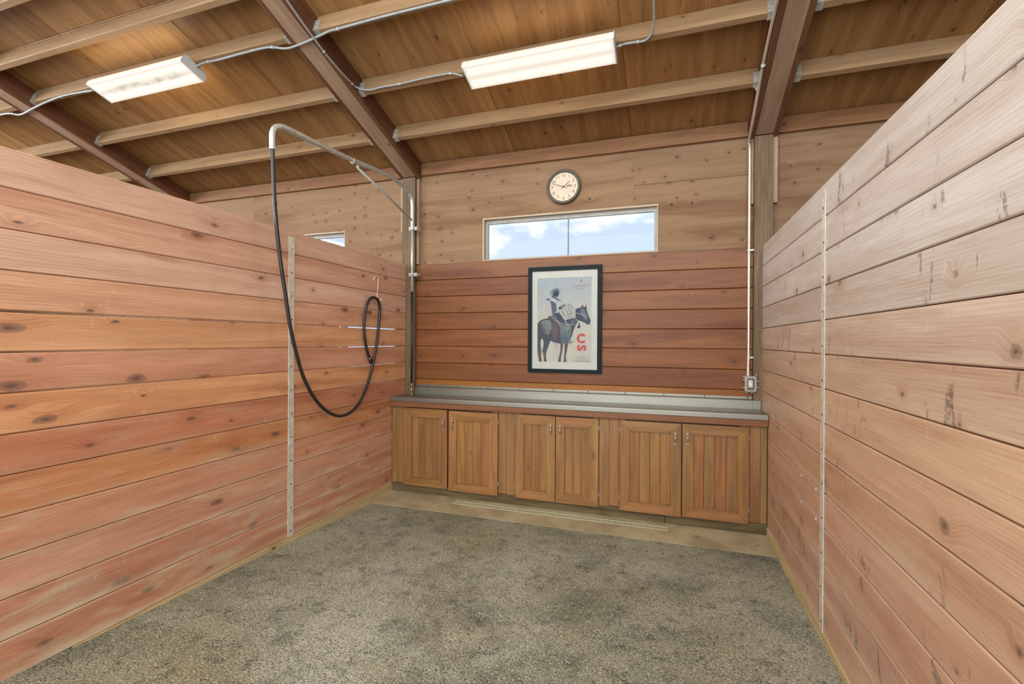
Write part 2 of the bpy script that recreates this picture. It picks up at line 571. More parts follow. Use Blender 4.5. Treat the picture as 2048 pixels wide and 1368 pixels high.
def floor_mat():
    k = NT('asphalt_floor')
    tcn = k.n('ShaderNodeTexCoord')
    ob = tcn.outputs['Object']
    big = k.noise(ob, 0.7, 3, 0.6, 0.4)
    big2 = k.noise(ob, 1.5, 5, 0.7, 0.3)
    mid = k.noise(ob, 9.0, 5, 0.75)
    fine = k.noise(ob, 120.0, 3, 0.7)
    v = k.n('ShaderNodeTexVoronoi', feature='F1')
    k.l(ob, v.inputs['Vector'])
    v.inputs['Scale'].default_value = 95.0
    sc = k.n('ShaderNodeSeparateColor')
    k.l(v.outputs['Color'], sc.inputs[0])
    col = k.mix(k.ramp01(big, 0.3, 0.7), lin(168, 166, 148), lin(134, 130, 104))
    col = k.mix(k.math('MULTIPLY', k.ramp01(big2, 0.42, 0.72), 0.85), col, lin(88, 88, 78))
    br = k.noise(ob, 1.1, 3, 0.5)
    col = k.mix(k.math('MULTIPLY', k.ramp01(br, 0.5, 0.8), 0.5), col, lin(150, 136, 100))
    col = k.mix(k.math('MULTIPLY', k.ramp01(mid, 0.50, 0.72), 0.7), col, lin(64, 63, 54))
    col = k.mix(k.math('MULTIPLY', k.ramp01(fine, 0.5, 0.62), 0.85), col, lin(38, 37, 28))
    st = k.math('MULTIPLY', k.math('GREATER_THAN', sc.outputs[0], 0.72), k.ramp01(v.outputs['Distance'], 0.5, 0.2))
    col = k.mix(k.math('MULTIPLY', st, 0.6), col, lin(204, 202, 190))
    k.l(col, k.b.inputs['Base Color'])
    k.b.inputs['Roughness'].default_value = 0.85
    k.b.inputs['Specular IOR Level'].default_value = 0.25
    bp = k.n('ShaderNodeBump')
    bp.inputs['Strength'].default_value = 0.8
    bp.inputs['Distance'].default_value = 0.006
    k.l(k.math('ADD', fine, k.math('MULTIPLY', v.outputs['Distance'], -0.8)), bp.inputs['Height'])
    k.l(bp.outputs[0], k.b.inputs['Normal'])
    return k.m


def concrete_mat():
    k = NT('dusty_concrete')
    tcn = k.n('ShaderNodeTexCoord')
    ob = tcn.outputs['Object']
    a = k.noise(ob, 3.0, 5, 0.6, 0.3)
    b = k.noise(ob, 60.0, 4, 0.7)
    col = k.mix(k.ramp01(a, 0.35, 0.7), lin(166, 152, 120), lin(138, 124, 94))
    col = k.mix(k.math('MULTIPLY', k.ramp01(b, 0.55, 0.8), 0.5), col, lin(104, 90, 62))
    w = k.noise(ob, 7.0, 4, 0.6)
    col = k.mix(k.math('MULTIPLY', k.ramp01(w, 0.62, 0.72), 0.4), col, lin(88, 74, 50))
    k.l(col, k.b.inputs['Base Color'])
    k.b.inputs['Roughness'].default_value = 0.85
    k.b.inputs['Specular IOR Level'].default_value = 0.2
    bp = k.n('ShaderNodeBump')
    bp.inputs['Strength'].default_value = 0.25
    bp.inputs['Distance'].default_value = 0.003
    k.l(b, bp.inputs['Height'])
    k.l(bp.outputs[0], k.b.inputs['Normal'])
    return k.m


def glass_mat():
    k = NT('clear_glass')
    tr = k.n('ShaderNodeBsdfTransparent')
    gl = k.n('ShaderNodeBsdfGlossy')
    gl.inputs['Roughness'].default_value = 0.02
    fr = k.n('ShaderNodeFresnel')
    fr.inputs['IOR'].default_value = 1.45
    mx = k.n('ShaderNodeMixShader')
    k.l(k.math('MULTIPLY', fr.outputs[0], 0.22), mx.inputs[0])
    k.l(tr.outputs[0], mx.inputs[1])
    k.l(gl.outputs[0], mx.inputs[2])
    k.l(mx.outputs[0], k.out.inputs[0])
    return k.m


def lens_mat(name, dirt):
    """acrylic lens, brighter over its two tubes"""
    k = NT(name)
    uvn = k.n('ShaderNodeUVMap', uv_map='UVMap')
    sp = k.n('ShaderNodeSeparateXYZ')
    k.l(uvn.outputs[0], sp.inputs[0])
    u, v = sp.outputs[0], sp.outputs[1]
    a = k.math('ABSOLUTE', k.math('SUBTRACT', k.math('ABSOLUTE', v), 0.5))
    g = k.ramp01(a, 0.48, 0.1)
    e = k.ramp01(k.math('ABSOLUTE', u), 1.0, 0.93)
    st = k.math('MULTIPLY_ADD', k.math('MULTIPLY', g, e), 0.30, 0.76)
    col = (1.0, 0.90, 0.78, 1)
    if dirt:
        n1 = k.noise(k.xyz(k.math('MULTIPLY', u, 5.0), k.math('MULTIPLY', v, 1.6)), 1.0, 5, 0.65, 0.3)
        band = k.ramp01(k.math('ABSOLUTE', k.math('SUBTRACT', v, 0.05)), 0.5, 0.1)
        ends = k.ramp01(k.math('ABSOLUTE', u), 0.95, 0.6)
        dm = k.math('MULTIPLY', k.math('MULTIPLY', band, ends), k.ramp01(n1, 0.38, 0.66))
        st = k.math('MULTIPLY', st, k.math('MULTIPLY_ADD', dm, -0.42, 1.0))
    k.b.inputs['Base Color'].default_value = lin(120, 116, 108)
    k.b.inputs['Roughness'].default_value = 0.3
    k.b.inputs['Emission Color'].default_value = col
    k.l(st, k.b.inputs['Emission Strength'])
    return k.m


FLOOR = floor_mat()
CONC = concrete_mat()
GLASS = glass_mat()
LENS = lens_mat('lamp_lens', False)
LENSD = lens_mat('dirty_lamp_lens', True)
GROUND = plain('gravel_ground', lin(196, 190, 176), 0.9, 0, 0.2, 0.15, 3)
EXT = plain('exterior_paint', lin(150, 140, 126), 0.8)

# ------------------------------------------------------------------ setting: floor
XL, XR, YB = -2.711, 0.762, 4.5


def fz(y):
    return 0.035 * (2.75 - y)


b = MB()
x0, x1, y0, y1 = -9.7, 4.2, -3.2, 4.55
b.prism([(x0, y0, fz(y0) - 0.2), (x0, y1, fz(y1) - 0.2), (x0, y1, fz(y1)), (x0, y0, fz(y0))], (x1 - x0, 0, 0))
tag(b.build('floor', FLOOR), kind='structure')

# concrete apron with the drain channel cut into it
APY0, APY1 = 3.846, 4.30


def az(y):
    return -0.036 + (y - 3.846) / 0.354 * 0.016 + 0.003


DX0, DX1, DY0, DY1 = -1.945, 0.008, 4.050, 4.132
b = MB()


def slab(xa, xb, ya, yb):
    b.prism([(xa, ya, -0.16), (xa, yb, -0.16), (xa, yb, az(yb)), (xa, ya, az(ya))], (xb - xa, 0, 0))


slab(XL, DX0, APY0, APY1)
slab(DX1, XR, APY0, APY1)
slab(DX0, DX1, APY0, DY0)
slab(DX0, DX1, DY1, APY1)
b.box((DX0, DY0, -0.15), (DX1, DY1, -0.12), mi=1)
for ya_, yb_ in ((DY0, DY0 + 0.002), (DY1 - 0.002, DY1)):
    b.box((DX0, ya_, -0.12), (DX1, yb_, -0.036), mi=1)
o = b.build('trim_1', [CONC, DARK])
tag(o, 'strip of dusty concrete between the dark floor and the cabinets', kind='structure')

# ground outside
b = MB()
b.box((-60, 4.8, -0.5), (60, 90, -0.25))
tag(b.build('ground', GROUND), kind='structure')

# ------------------------------------------------------------------ setting: roof sheathing
b = MB()
seams = [-0.34 + 1.15 * i for i in range(-9, 5)]
rows = [-0.36, 2.05, 4.4, 8.2]
CT = 0.17
for r in range(3):
    for i in range(len(seams) - 1):
        t = rng.uniform(0.84, 1.1)
        w = rng.uniform(0.95, 1.05)
        b.box((seams[i], rows[r], CT), (seams[i + 1], rows[r + 1], CT + 0.02), grain=1, tint=(t, t * w, t * w * w), bev=0.006, xf=roof)
tag(b.build('ceiling', CEI), kind='structure')

# ------------------------------------------------------------------ setting: board partitions
ZK = [2.182 - 0.178 * i for i in range(13)]     # seams, top to bottom
ZT = 2.354
ZB = ZK[12]


def tint_of(rgb, base):
    a, c = lin(*rgb), lin(*base)
    return tuple(a[i] / c[i] for i in range(3))


def partition(name, xa, xb, ya, yb, mat, tints, base, gaps, dusts, breaks, cham, seam):
    m = MB()
    zs = [ZT] + ZK
    for i in range(13):
        top, bot = zs[i], zs[i + 1]
        gt = gaps.get(i - 1, seam) / 2 if i > 0 else 0
        gb = gaps.get(i, seam) / 2
        cuts = [ya] + sorted(breaks.get(i, [])) + [yb]
        for j in range(len(cuts) - 1):
            tn = tint_of(tints[i], base)
            q = 1 + rng.uniform(-0.05, 0.05)
            m.box((xa, cuts[j], bot + gb), (xb, cuts[j + 1] - (0.002 if j < len(cuts) - 2 else 0), top - gt), grain=1,
                  tint=tuple(c * q for c in tn), dust=dusts[i], bev=cham)
        if i < 12 and i not in gaps:
            xm = (xa + xb) / 2
            m.box((xm - 0.006, ya + 0.01, bot - 0.012), (xm + 0.006, yb - 0.01, bot + 0.012), grain=1, tint=(0.3, 0.2, 0.15))
    return m


SLX0 = XL - 0.040
tl = [(200, 152, 126), (196, 144, 116), (200, 152, 126), (198, 142, 110), (202, 142, 102), (194, 132, 102), (202, 138, 96),
      (184, 114, 82), (192, 124, 82), (192, 128, 98), (192, 132, 104), (188, 126, 98), (184, 122, 92)]
m = partition('wall_left', SLX0, XL, -0.6, 4.466, PL, tl, (187, 127, 93), {2: 0.004, 3: 0.011, 4: 0.007, 5: 0.006, 6: 0.005},
              [0.0, 0.0, 0.02, 0.04, 0.05, 0.1, 0.12, 0.28, 0.4, 0.5, 0.62, 0.75, 0.85], {}, 0.004, 0.003)
tag(m.build('wall_left', PL), kind='structure')
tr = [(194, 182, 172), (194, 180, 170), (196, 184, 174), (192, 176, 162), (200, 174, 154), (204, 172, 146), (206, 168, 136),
      (202, 160, 131), (200, 156, 126), (195, 150, 124), (194, 146, 120), (188, 144, 120), (186, 142, 116)]  # upper rows paler: bleached wood plus window sheen put into the tints
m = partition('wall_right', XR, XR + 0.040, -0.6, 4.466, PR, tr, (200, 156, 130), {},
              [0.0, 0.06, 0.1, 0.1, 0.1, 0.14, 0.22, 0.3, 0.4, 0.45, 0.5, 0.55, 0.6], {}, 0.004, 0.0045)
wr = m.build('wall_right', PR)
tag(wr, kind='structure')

# sill boards under the partitions
for nm, xa, xb in (('baseboard_left', SLX0 - 0.012, XL + 0.006), ('baseboard_right', XR - 0.006, XR + 0.052)):
    b = MB()
    b.prism([(xa, -0.6, fz(-0.6) - 0.02), (xa, 4.466, -0.07), (xa, 4.466, ZB - 0.002), (xa, -0.6, ZB + 0.07)] if False else
            [(xa, -0.6, fz(-0.6) - 0.03), (xa, 4.466, -0.07), (xa, 4.466, ZB - 0.001), (xa, -0.6, ZB - 0.001)], (xb - xa, 0, 0), grain=(0, 1, 0), col=(1, 1, 1, 0.5))
    tag(b.build(nm, SILL), kind='structure')

# ------------------------------------------------------------------ setting: back wall
PY0, PY1 = 4.545, 4.62
W1 = (-1.847, -0.095, 2.366, 2.810)
W2 = (-5.322, -3.570, 2.366, 2.800)
DR = (-3.62, -2.86, -0.2, 2.02)
HOLES = [W1, W2, DR]


def cut_rect(rect, holes):
    """split rect (x0,x1,z0,z1) into pieces that leave the holes open"""
    out = [rect]
    for h in holes:
        nxt = []
        for r in out:
            if h[0] >= r[1] or h[1] <= r[0] or h[2] >= r[3] or h[3] <= r[2]:
                nxt.append(r)
                continue
            if r[2] < h[2]:
                nxt.append((r[0], r[1], r[2], h[2]))
            if r[3] > h[3]:
                nxt.append((r[0], r[1], h[3], r[3]))
            z0, z1 = max(r[2], h[2]), min(r[3], h[3])
            if r[0] < h[0]:
                nxt.append((r[0], h[0], z0, z1))
            if r[1] > h[1]:
                nxt.append((h[1], r[1], z0, z1))
        out = nxt
    return out


b = MB()
sheets = [(-9.7, -7.3), (-7.3, -4.95), (-4.95, -2.70), (-2.70, -0.316), (-0.316, 0.77), (0.77, 3.1), (3.1, 4.2)]
for (xa, xb) in sheets:
    t = rng.uniform(0.95, 1.05)
    rows_ = [(-0.2, 3.0), (3.003, 3.53)] if xa == -0.316 else [(-0.2, 3.53)]
    if xa == -0.316:
        t *= 0.90
    if xa == 0.77:
        t *= 0.86
    for (za, zb) in rows_:
        of = (rng.uniform(0, 60), rng.uniform(0, 60))
        for r in cut_rect((xa, xb, za, zb), HOLES):
            b.box((r[0] + 0.0004, PY0, r[2]), (r[1] - 0.0004, PY1, r[3]), grain=0, tint=(t, t * 0.98, t * 0.96), off=of)
wall_back = b.build('wall_back', PLY)
tag(wall_back, kind='structure')

tw = [(152, 92, 66), (146, 84, 58), (154, 90, 60), (146, 82, 50), (156, 90, 56), (158, 90, 56), (152, 86, 52), (178, 106, 50), (184, 112, 48),
      (164, 98, 50), (164, 98, 50), (160, 94, 50), (156, 92, 50)]
b = MB()
zs = [2.352] + ZK[:12] + [-0.1]
for i in range(13):
    for (xa, xb) in ((-6.0, -2.768), (-2.607, 0.695), (0.842, 4.1)):
        for r in cut_rect((xa, xb, zs[i + 1] + 0.002, zs[i] - 0.002), [DR]):
            q = 1 + rng.uniform(-0.06, 0.06)
            b.box((r[0], YB, r[2]), (r[1], PY0, r[3]), grain=0, tint=tuple(c * q for c in tint_of(tw[i], (147, 85, 50))), bev=0.004)
wn = b.build('plank_wainscot', WA, wall_back)
wn['label'] = 'red-brown horizontal boards covering the lower back wall'

# barn end walls beyond the neighbouring stalls
b = MB()
b.box((-9.8, -3.2, -0.3), (-9.7, 4.62, 6.2), grain=1)
tag(b.build('wall_far_left', PLY), kind='structure')
b = MB()
b.box((4.2, -3.2, -0.3), (4.3, 4.62, 6.2), grain=1)
tag(b.build('wall_far_right', PLY), kind='structure')

# open half of the stall door seen only as light between the boards
b = MB()
for r in ((-3.62, -3.59, -0.1, 2.02), (-2.89, -2.86, -0.1, 2.02), (-3.59, -2.89, 1.99, 2.02)):
    b.box((r[0], 4.50, r[2]), (r[1], 4.63, r[3]), grain=2)
tag(b.build('door_1', TRIMW), kind='structure')


def window(name, hole, mull):
    x0, x1, z0, z1 = hole
    t = 0.016
    m = MB()
    for (a, c) in (((x0, z0), (x1, z0 + t * 0.5)), ((x0, z1 - t), (x1, z1)), ((x0, z0 + t * 0.5), (x0 + t, z1 - t)), ((x1 - t * 0.6, z0 + t * 0.5), (x1, z1 - t))):
        m.box((a[0], PY0 - 0.004, a[1]), (c[0], PY1 + 0.005, c[1]), grain=0 if c[0] - a[0] > 0.1 else 2)
    root = m.build(name, TRIMW)
    tag(root, kind='structure')
    xi0, xi1, zi0, zi1 = x0 + t, x1 - t * 0.6, z0 + t * 0.5, z1 - t
    w = (0.030, 0.026, 0.014, 0.040)
    m = MB()
    ya, yb = 4.585, 4.615
    m.box((xi0, ya, zi0), (xi1, yb, zi0 + w[2]))
    m.box((xi0, ya, zi1 - w[3]), (xi1, yb, zi1))
    m.box((xi0, ya, zi0 + w[2]), (xi0 + w[0], yb, zi1 - w[3]))
    m.box((xi1 - w[1], ya, zi0 + w[2]), (xi1, yb, zi1 - w[3]))
    m.build('window_frame', VINYL, root)
    if mull is not None:
        m = MB()
        m.box((mull - 0.005, ya + 0.004, zi0 + w[2]), (mull + 0.005, yb, zi1 - w[3]))
        m.build('mullion', MULL, root)
    m = MB()
    m.box((xi0 + w[0], 4.598, zi0 + w[2]), (xi1 - w[1], 4.602, zi1 - w[3]))
    m.build('glass', GLASS, root)


window('window_1', W1, -0.951)
window('window_2', W2, -4.45)

# ------------------------------------------------------------------ posts
cl = {'left': (-2.765, -2.610), 'right': (0.697, 0.839), 'far': (-6.19, -6.035)}


def post(which, label, cleats):
    xa, xb = cl[which]
    root = thing('post', label, 'post', 'posts against the back wall')
    m = MB()
    m.prism([(xa, 4.470, -0.1), (xa, PY0 - 0.001, -0.1), (xa, PY0 - 0.001, 3.274), (xa, 4.470, 3.299)], (xb - xa, 0, 0), grain=(0, 0, 1), off=(rng.uniform(0, 9), rng.uniform(0, 9)))
    m.build('timber', POST, root)
    for (ca, cb, z0) in cleats:
        m = MB()
        m.box((ca, 4.502, z0), (cb, PY0 - 0.001, 3.288), grain=2, tint=(1.15, 1.15, 1.15), bev=0.002)
        m.build('cleat', BEAM, root)
    return root


post('left', 'weathered grey-brown post in the corner behind the wash boom', [(-2.806, -2.768, 2.717), (-2.607, -2.579, 2.36)])
post('right', 'weathered grey-brown post beside the conduit and outlet box', [(0.672, 0.694, 2.73), (0.842, 0.880, 2.727)])


# ------------------------------------------------------------------ rafters
def rafter(xa, xb, xm0, xm1, label, dark, s1=7.9):
    root = thing('rafter', label, 'rafter', 'sloping rafters')
    m = MB()
    m.box((xm0, -0.02, 0.0), (xm1, s1, CT - 0.002), grain=1, tint=(1, 1, 1), bev=0.003, xf=roof)
    m.build('core_beam', BEAM, root)
    for (pa, pb, d) in ((xa, xm0 - 0.002, 0.004), (xm1 + 0.002, xb, 0.006)):
        m = MB()
        m.box((pa, -0.05, -d), (pb, s1, CT - 0.002), grain=1, tint=(1.0, 0.96, 0.92), bev=0.003, xf=roof)
        m.build('side_board', BEAMD if dark else BEAM, root)
    return root


RM = rafter(-2.785, -2.560, -2.755, -2.603, 'built-up brown rafter rising from the corner post behind the boom', True)
RR = rafter(0.655, 0.875, 0.699, 0.838, 'built-up brown rafter rising above the conduit at right', True)
RL = rafter(-6.225, -6.000, -6.190, -6.038, 'dark brown rafter crossing the top left corner above the left boards', True)

# ------------------------------------------------------------------ purlins and eave beams
PS = {1: 0.505, 2: 1.065, 3: 1.645, 4: 2.015, 5: 2.400, 6: 2.97, 7: 3.55}
BAYS = {'far': (-9.60, -6.229), 'left': (-5.996, -2.789), 'mid': (-2.556, 0.651), 'right': (0.879, 4.15)}
BN = {'far': 'beyond the far left rafter', 'left': 'between the left and middle rafters', 'mid': 'between the middle and right rafters', 'right': 'beyond the right rafter above the right boards'}
PN = {1: 'lowest roof purlin, nearest the back wall,', 2: 'second roof purlin up from the back wall', 3: 'third roof purlin up from the back wall',
      4: 'fourth roof purlin up from the back wall', 5: 'fifth roof purlin up from the back wall'}
PEX = {('mid', 2): 'second roof purlin, carrying the clean fluorescent light, between the middle and right rafters',
       ('left', 3): 'third roof purlin, carrying the dirty fluorescent light, between the left and middle rafters'}


def purlin(bay, k):
    xa, xb = BAYS[bay]
    s = PS[k]
    label = PEX.get((bay, k), PN[k] + ' ' + BN[bay])
    root = thing('purlin', label, 'purlin', 'roof purlins')
    m = MB()
    t = rng.uniform(0.92, 1.08)
    m.box((xa, s - 0.026, 0.028), (xb, s + 0.026, CT - 0.001), grain=0, tint=(t, t * 0.98, t * 0.96), bev=0.005, xf=roof)
    m.build('timber', PURL, root)
    for (ha, hb, xs) in ((xa - 0.003, xa + 0.045, xa - 0.0035), (xb - 0.045, xb + 0.003, xb + 0.0005)):
        m = MB()
        for (sa, sb, c0, c1) in ((s - 0.029, s + 0.029, 0.024, 0.0275), (s - 0.0295, s - 0.0265, 0.024, 0.125), (s + 0.0265, s + 0.0295, 0.024, 0.125)):
            m.box((ha, sa, c0), (hb, sb, c1), xf=roof)
        m.build('joist_hanger', GALV, root)
    return root


for bay, ks in (('far', (1, 2, 3)), ('left', (1, 2, 3, 4, 5)), ('mid', (1, 2, 3)), ('right', (1, 2))):
    for k in ks:
        purlin(bay, k)
for bay in ('far', 'left', 'mid', 'right'):
    xa, xb = BAYS[bay]
    m = MB()
    m.box((xa, 4.505, 3.322), (xb, PY0 - 0.001, 3.452), grain=0, tint=(0.74, 0.56, 0.40) if bay != 'right' else (0.74, 0.54, 0.34), bev=0.003)
    o = m.build('eave_beam', BEAM)
    tag(o, 'brown eave beam along the top of the back wall ' + {'far': 'beyond the far left rafter', 'left': 'left of the corner post', 'mid': 'above the clock and window', 'right': 'right of the right rafter'}[bay], 'beam', 'eave beams')


# ------------------------------------------------------------------ picking: a point on the surface behind a photograph point
def pray(px, py):
    return CR * ((px - 1024) / FPX) + CD * ((py - 684) / FPX) + CF


CAMP = Vector((0, 0, CAMZ))


def on_x(px, py, x):
    r = pray(px, py)
    return CAMP + r * (x / r.x)


def on_y(px, py, y):
    r = pray(px, py)
    return CAMP + r * (y / r.y)


def on_roof(px, py, c):
    r = pray(px, py)
    return CAMP + r * ((c - NR.dot(CAMP - P0)) / NR.dot(r))


# ------------------------------------------------------------------ fluorescent lights
def fluoro(xa, xb, sa, sb, label, lens, power, glow):
    root = thing('fluorescent_light', label, 'light fixture', 'fluorescent ceiling lights')
    sm = (sa + sb) / 2
    cb, ct = -0.060, 0.026
    m = MB()
    m.box((xa + 0.01, sm - 0.075, 0.0), (xb - 0.01, sm + 0.075, ct), bev=0.004, xf=roof)
    m.build('housing', LHOUS, root)
    # wrap-round lens: a shallow tray with curved sides
    prof = [(sa + 0.012, 0.004), (sa + 0.002, -0.022), (sa, cb + 0.006), (sa + 0.006, cb), (sb - 0.006, cb), (sb, cb + 0.006), (sb - 0.002, -0.022), (sb - 0.012, 0.004)]
    m = MB()
    n = len(prof)
    base = 0
    for x in (xa, xb):
        for (s, c) in prof:
            m.v.append(roof(x, s, c))
    for i in range(n - 1):
        def uvp(j):
            return (prof[j][0] - sm) / ((sb - sa) / 2)
        if i == 3:
            va, vb = -0.98, 0.98
        else:
            va, vb = (-1.0, -1.0) if i < 3 else (1.0, 1.0)
        m.face([i, i + 1, n + i + 1, n + i], [(-1, va), (-1, vb), (1, vb), (1, va)])
    m.face([0, n - 1, 2 * n - 1, n])
    o = m.build('lens', lens, root)
    for x, e in ((xa, -1), (xb, 1)):
        m = MB()
        q = [(s * 1.0, c) for (s, c) in prof]
        q = [(sm + (s - sm) * 1.02, c if c > -0.03 else c - 0.003) for (s, c) in q]
        q += [(sm + 0.09, 0.024), (sm - 0.09, 0.024)]
        m.prism([roof(x, s, c) for (s, c) in q], Vector((0.008 * e, 0, 0)))
        m.build('end_cap', LHOUS, root)
    # the lamp's own light
    c = roof((xa + xb) / 2, sm, cb - 0.012)
    lo = area('lamp_light', c, c - NR, xb - xa - 0.06, sb - sa - 0.03, power, (1.0, 0.90, 0.76))
    lo.rotation_euler = (Matrix((Vector((1, 0, 0)), NR.cross(Vector((1, 0, 0))), NR)).transposed()).to_euler()
    for (s, dr) in ((sb + 0.012, 1), (sa - 0.012, -1)):
        p = roof((xa + xb) / 2, s, -0.03)
        d = (SR * dr + NR * 0.55).normalized()
        l2 = area('lamp_side_light', p, p + d, xb - xa - 0.1, 0.05, glow, (1.0, 0.84, 0.58))
        zz = -d
        xx = Vector((1, 0, 0))
        l2.rotation_euler = Matrix((xx, zz.cross(xx), zz)).transposed().to_euler()
    return root


fluoro(-1.515, -0.375, 0.983, 1.204, 'clean wrap-around fluorescent ceiling light above the clock and window', LENS, 9, 1.3)
fluoro(-4.958, -3.800, 1.535, 1.755, 'wrap-around fluorescent ceiling light with dirty lens above the left boards', LENSD, 9, 3.0)


# ------------------------------------------------------------------ cables and conduit
def cable(name, pts, r, label, cat, clips, mat=CABLE, group='wiring on the roof timbers'):
    root = thing(name, label, cat, group)
    path = smooth_path(pts, 8)
    m = MB()
    m.tube(path, r, 8)
    m.build('sheath', mat, root)
    for c in clips:
        i = max(1, min(len(path) - 2, int(c * (len(path) - 1))))
        d = (path[i + 1] - path[i - 1]).normalized()
        m = MB()
        m.tube([path[i] - d * 0.008, path[i] + d * 0.008], r * 1.45, 8)
        m.build('clip', GALV, root)
    return root


cable('armored_cable', [on_roof(x, y, c) for x, y, c in ((-60, 245, 0.01), (0, 230, 0.012), (20, 227, 0.0), (42, 229, -0.018), (72, 214, -0.018), (103, 200, 0.014), (130, 191, 0.014), (160, 185, 0.012), (186, 181, 0.0))],
      0.009, 'grey cable entering the left end of the dirty fluorescent light', 'cable', (0.3, 0.72, 0.95))
cable('armored_cable', [on_roof(x, y, c) for x, y, c in ((384, 139, 0.0), (405, 127, 0.012), (440, 119, 0.014), (480, 108, 0.014), (535, 95, 0.014), (572, 97, -0.016), (600, 89, -0.016), (632, 75, -0.016), (660, 62, 0.012), (676, 58, 0.014), (760, 35, 0.014), (860, 10, 0.014), (960, -14, 0.014))],
      0.009, 'grey cable from the dirty fluorescent light across the middle rafter', 'cable', (0.12, 0.36, 0.75))
cable('armored_cable', [on_x(x, y, -2.548) for x, y in ((548, -35), (572, -2), (600, 38), (640, 93), (670, 130), (698, 161))] + [on_x(714, 175, -2.540)] + [on_roof(x, y, c) for x, y, c in ((738, 180, 0.012), (765, 174, 0.014), (800, 168, 0.014), (850, 156, 0.014), (886, 149, 0.014), (903, 147, 0.012), (926, 152, 0.0))],
      0.0075, 'grey cable down the middle rafter to the clean fluorescent light', 'cable', (0.25, 0.42, 0.70, 0.92))
cable('armored_cable', [on_roof(x, y, c) for x, y, c in ((1233, 94, -0.005), (1250, 88, 0.012), (1268, 85, 0.014), (1290, 81, 0.014), (1303, 68, 0.016), (1308, 45, 0.02), (1308, 20, 0.024), (1307, -20, 0.026))],
      0.008, 'grey flexible cable leaving the right end of the clean fluorescent light', 'cable', (0.08, 0.35))

# rigid conduit down the right post to the outlet box
root = thing('electrical_conduit', 'pale metal conduit running down beside the right post to the outlet box', 'conduit')
rp_ = [on_x(x, y, 0.640) for x, y in ((1566, -40), (1552, 12), (1525, 135), (1506, 240))]
top = [rp_[0], rp_[1], rp_[2], rp_[3]]
down = [(0.652, 4.475, 3.27), (0.660, 4.487, 3.17), (0.660, 4.487, 2.6), (0.660, 4.487, 2.0), (0.660, 4.487, 1.45), (0.657, 4.478, 1.36), (0.653, 4.456, 1.30), (0.652, 4.452, 1.245)]
m = MB()
m.tube(smooth_path(top + down, 8), 0.0115, 12)
m.build('pipe', CONDUIT, root)
for z in (2.325, 1.398):
    m = MB()
    m.box((0.645, 4.474, z - 0.008), (0.705, 4.499, z + 0.008), bev=0.002)
    m.lathe([(0.005, 0), (0.004, 0.004), (0.001, 0.005)], (0.694, 4.474, z), (0, -1, 0), 10)
    m.build('strap', GALV, root)
for x, y in ((1526, 132), (1515, 178)):
    p = on_x(x, y, 0.640)
    m = MB()
    m.tube([p - SR * 0.01, p + SR * 0.01], 0.0155, 10)
    m.build('strap', GALV, root)

root = thing('outlet_box', 'grey weatherproof outlet box with white receptacle above the counter', 'outlet')
bx0, bx1, bz0, bz1 = 0.626, 0.720, 1.103, 1.240
BO = -0.0315
m = MB()
m.box((bx0, 4.462 + BO, bz0), (bx1, 4.4695, bz1), bev=0.010)
for (lx, lz) in ((bx0 - 0.012, bz1 - 0.012), (bx1 - 0.012, bz1 + 0.004), (bx0 - 0.012, bz0 + 0.03), (bx1 + 0.002, bz0 + 0.03), (bx0 + 0.01, bz0 - 0.011), (bx0 + 0.05, bz0 - 0.012), (bx1 + 0.002, bz1 - 0.05), (bx0 - 0.012, bz1 - 0.04)):
    m.box((lx, 4.450, lz), (lx + 0.016, 4.466, lz + 0.014), bev=0.004)
m.build('box_body', BOXP, root)
m = MB()
m.box((bx0 + 0.018, 4.455 + BO, bz0 + 0.020), (bx1 - 0.022, 4.463 + BO, bz1 - 0.018), bev=0.003)
m.build('cover_recess', plain('smoky_cover', lin(92, 88, 84), 0.3), root)
m = MB()
m.box((bx0 + 0.026, 4.448 + BO, bz0 + 0.042), (bx0 + 0.058, 4.456 + BO, bz1 - 0.034), bev=0.003)
rec = m.build('receptacle', WHITEP, root)
m = MB()
for zz in (1.155, 1.187):
    for dx in (0.036, 0.046):
        m.box((bx0 + dx, 4.4465 + BO, zz), (bx0 + dx + 0.003, 4.4485 + BO, zz + 0.010))
    m.lathe([(0.0025, 0), (0.0025, 0.002)], (bx0 + 0.0425, 4.4485 + BO, zz - 0.006), (0, -1, 0), 8)
m.build('slots', NAIL, rec)
m = MB()
m.tube([(0.652, 4.452, 1.236), (0.652, 4.452, 1.262)], 0.0155, 12)
m.build('connector', GALV, root)


# ------------------------------------------------------------------ metal straps nailed over the board ends
def wall_strap(x, sgn, yc, z0, z1, label, dust):
    root = thing('metal_strap', label, 'metal strip', 'vertical straps on the board walls')
    m = MB()
    m.box((x, yc - 0.028, z0), (x + sgn * 0.004, yc + 0.028, z1), bev=0.001)
    m.build('strip', STRAP, root)
    z = z1 - 0.09
    while z > z0 + 0.05:
        m = MB()
        m.lathe([(0.006, 0), (0.005, 0.002), (0.001, 0.003)], (x + sgn * 0.004, yc + rng.uniform(-0.004, 0.004), z), (sgn, 0, 0), 8)
        m.build('nail', NAIL, root)
        z -= 0.178
    return root


wall_strap(XL + 0.0005, 1, 2.830, 0.0, 2.308, 'vertical metal strap nailed to the left board wall', 0)
wall_strap(XR - 0.0005, -1, 2.803, 0.0, 2.315, 'vertical metal strap nailed to the right board wall', 0)

for (px, py) in ((1632, 979), (1603, 1004), (1632, 1038), (1603, 951)):
    p = on_x(px, py, XR)
    m = MB()
    m.lathe([(0.012, 0), (0.010, 0.004), (0.005, 0.006), (0.001, 0.0065)], (XR + 0.0005, p.y, p.z), (-1, 0, 0), 12)
    m.build('bolt_head', GALV, wr)

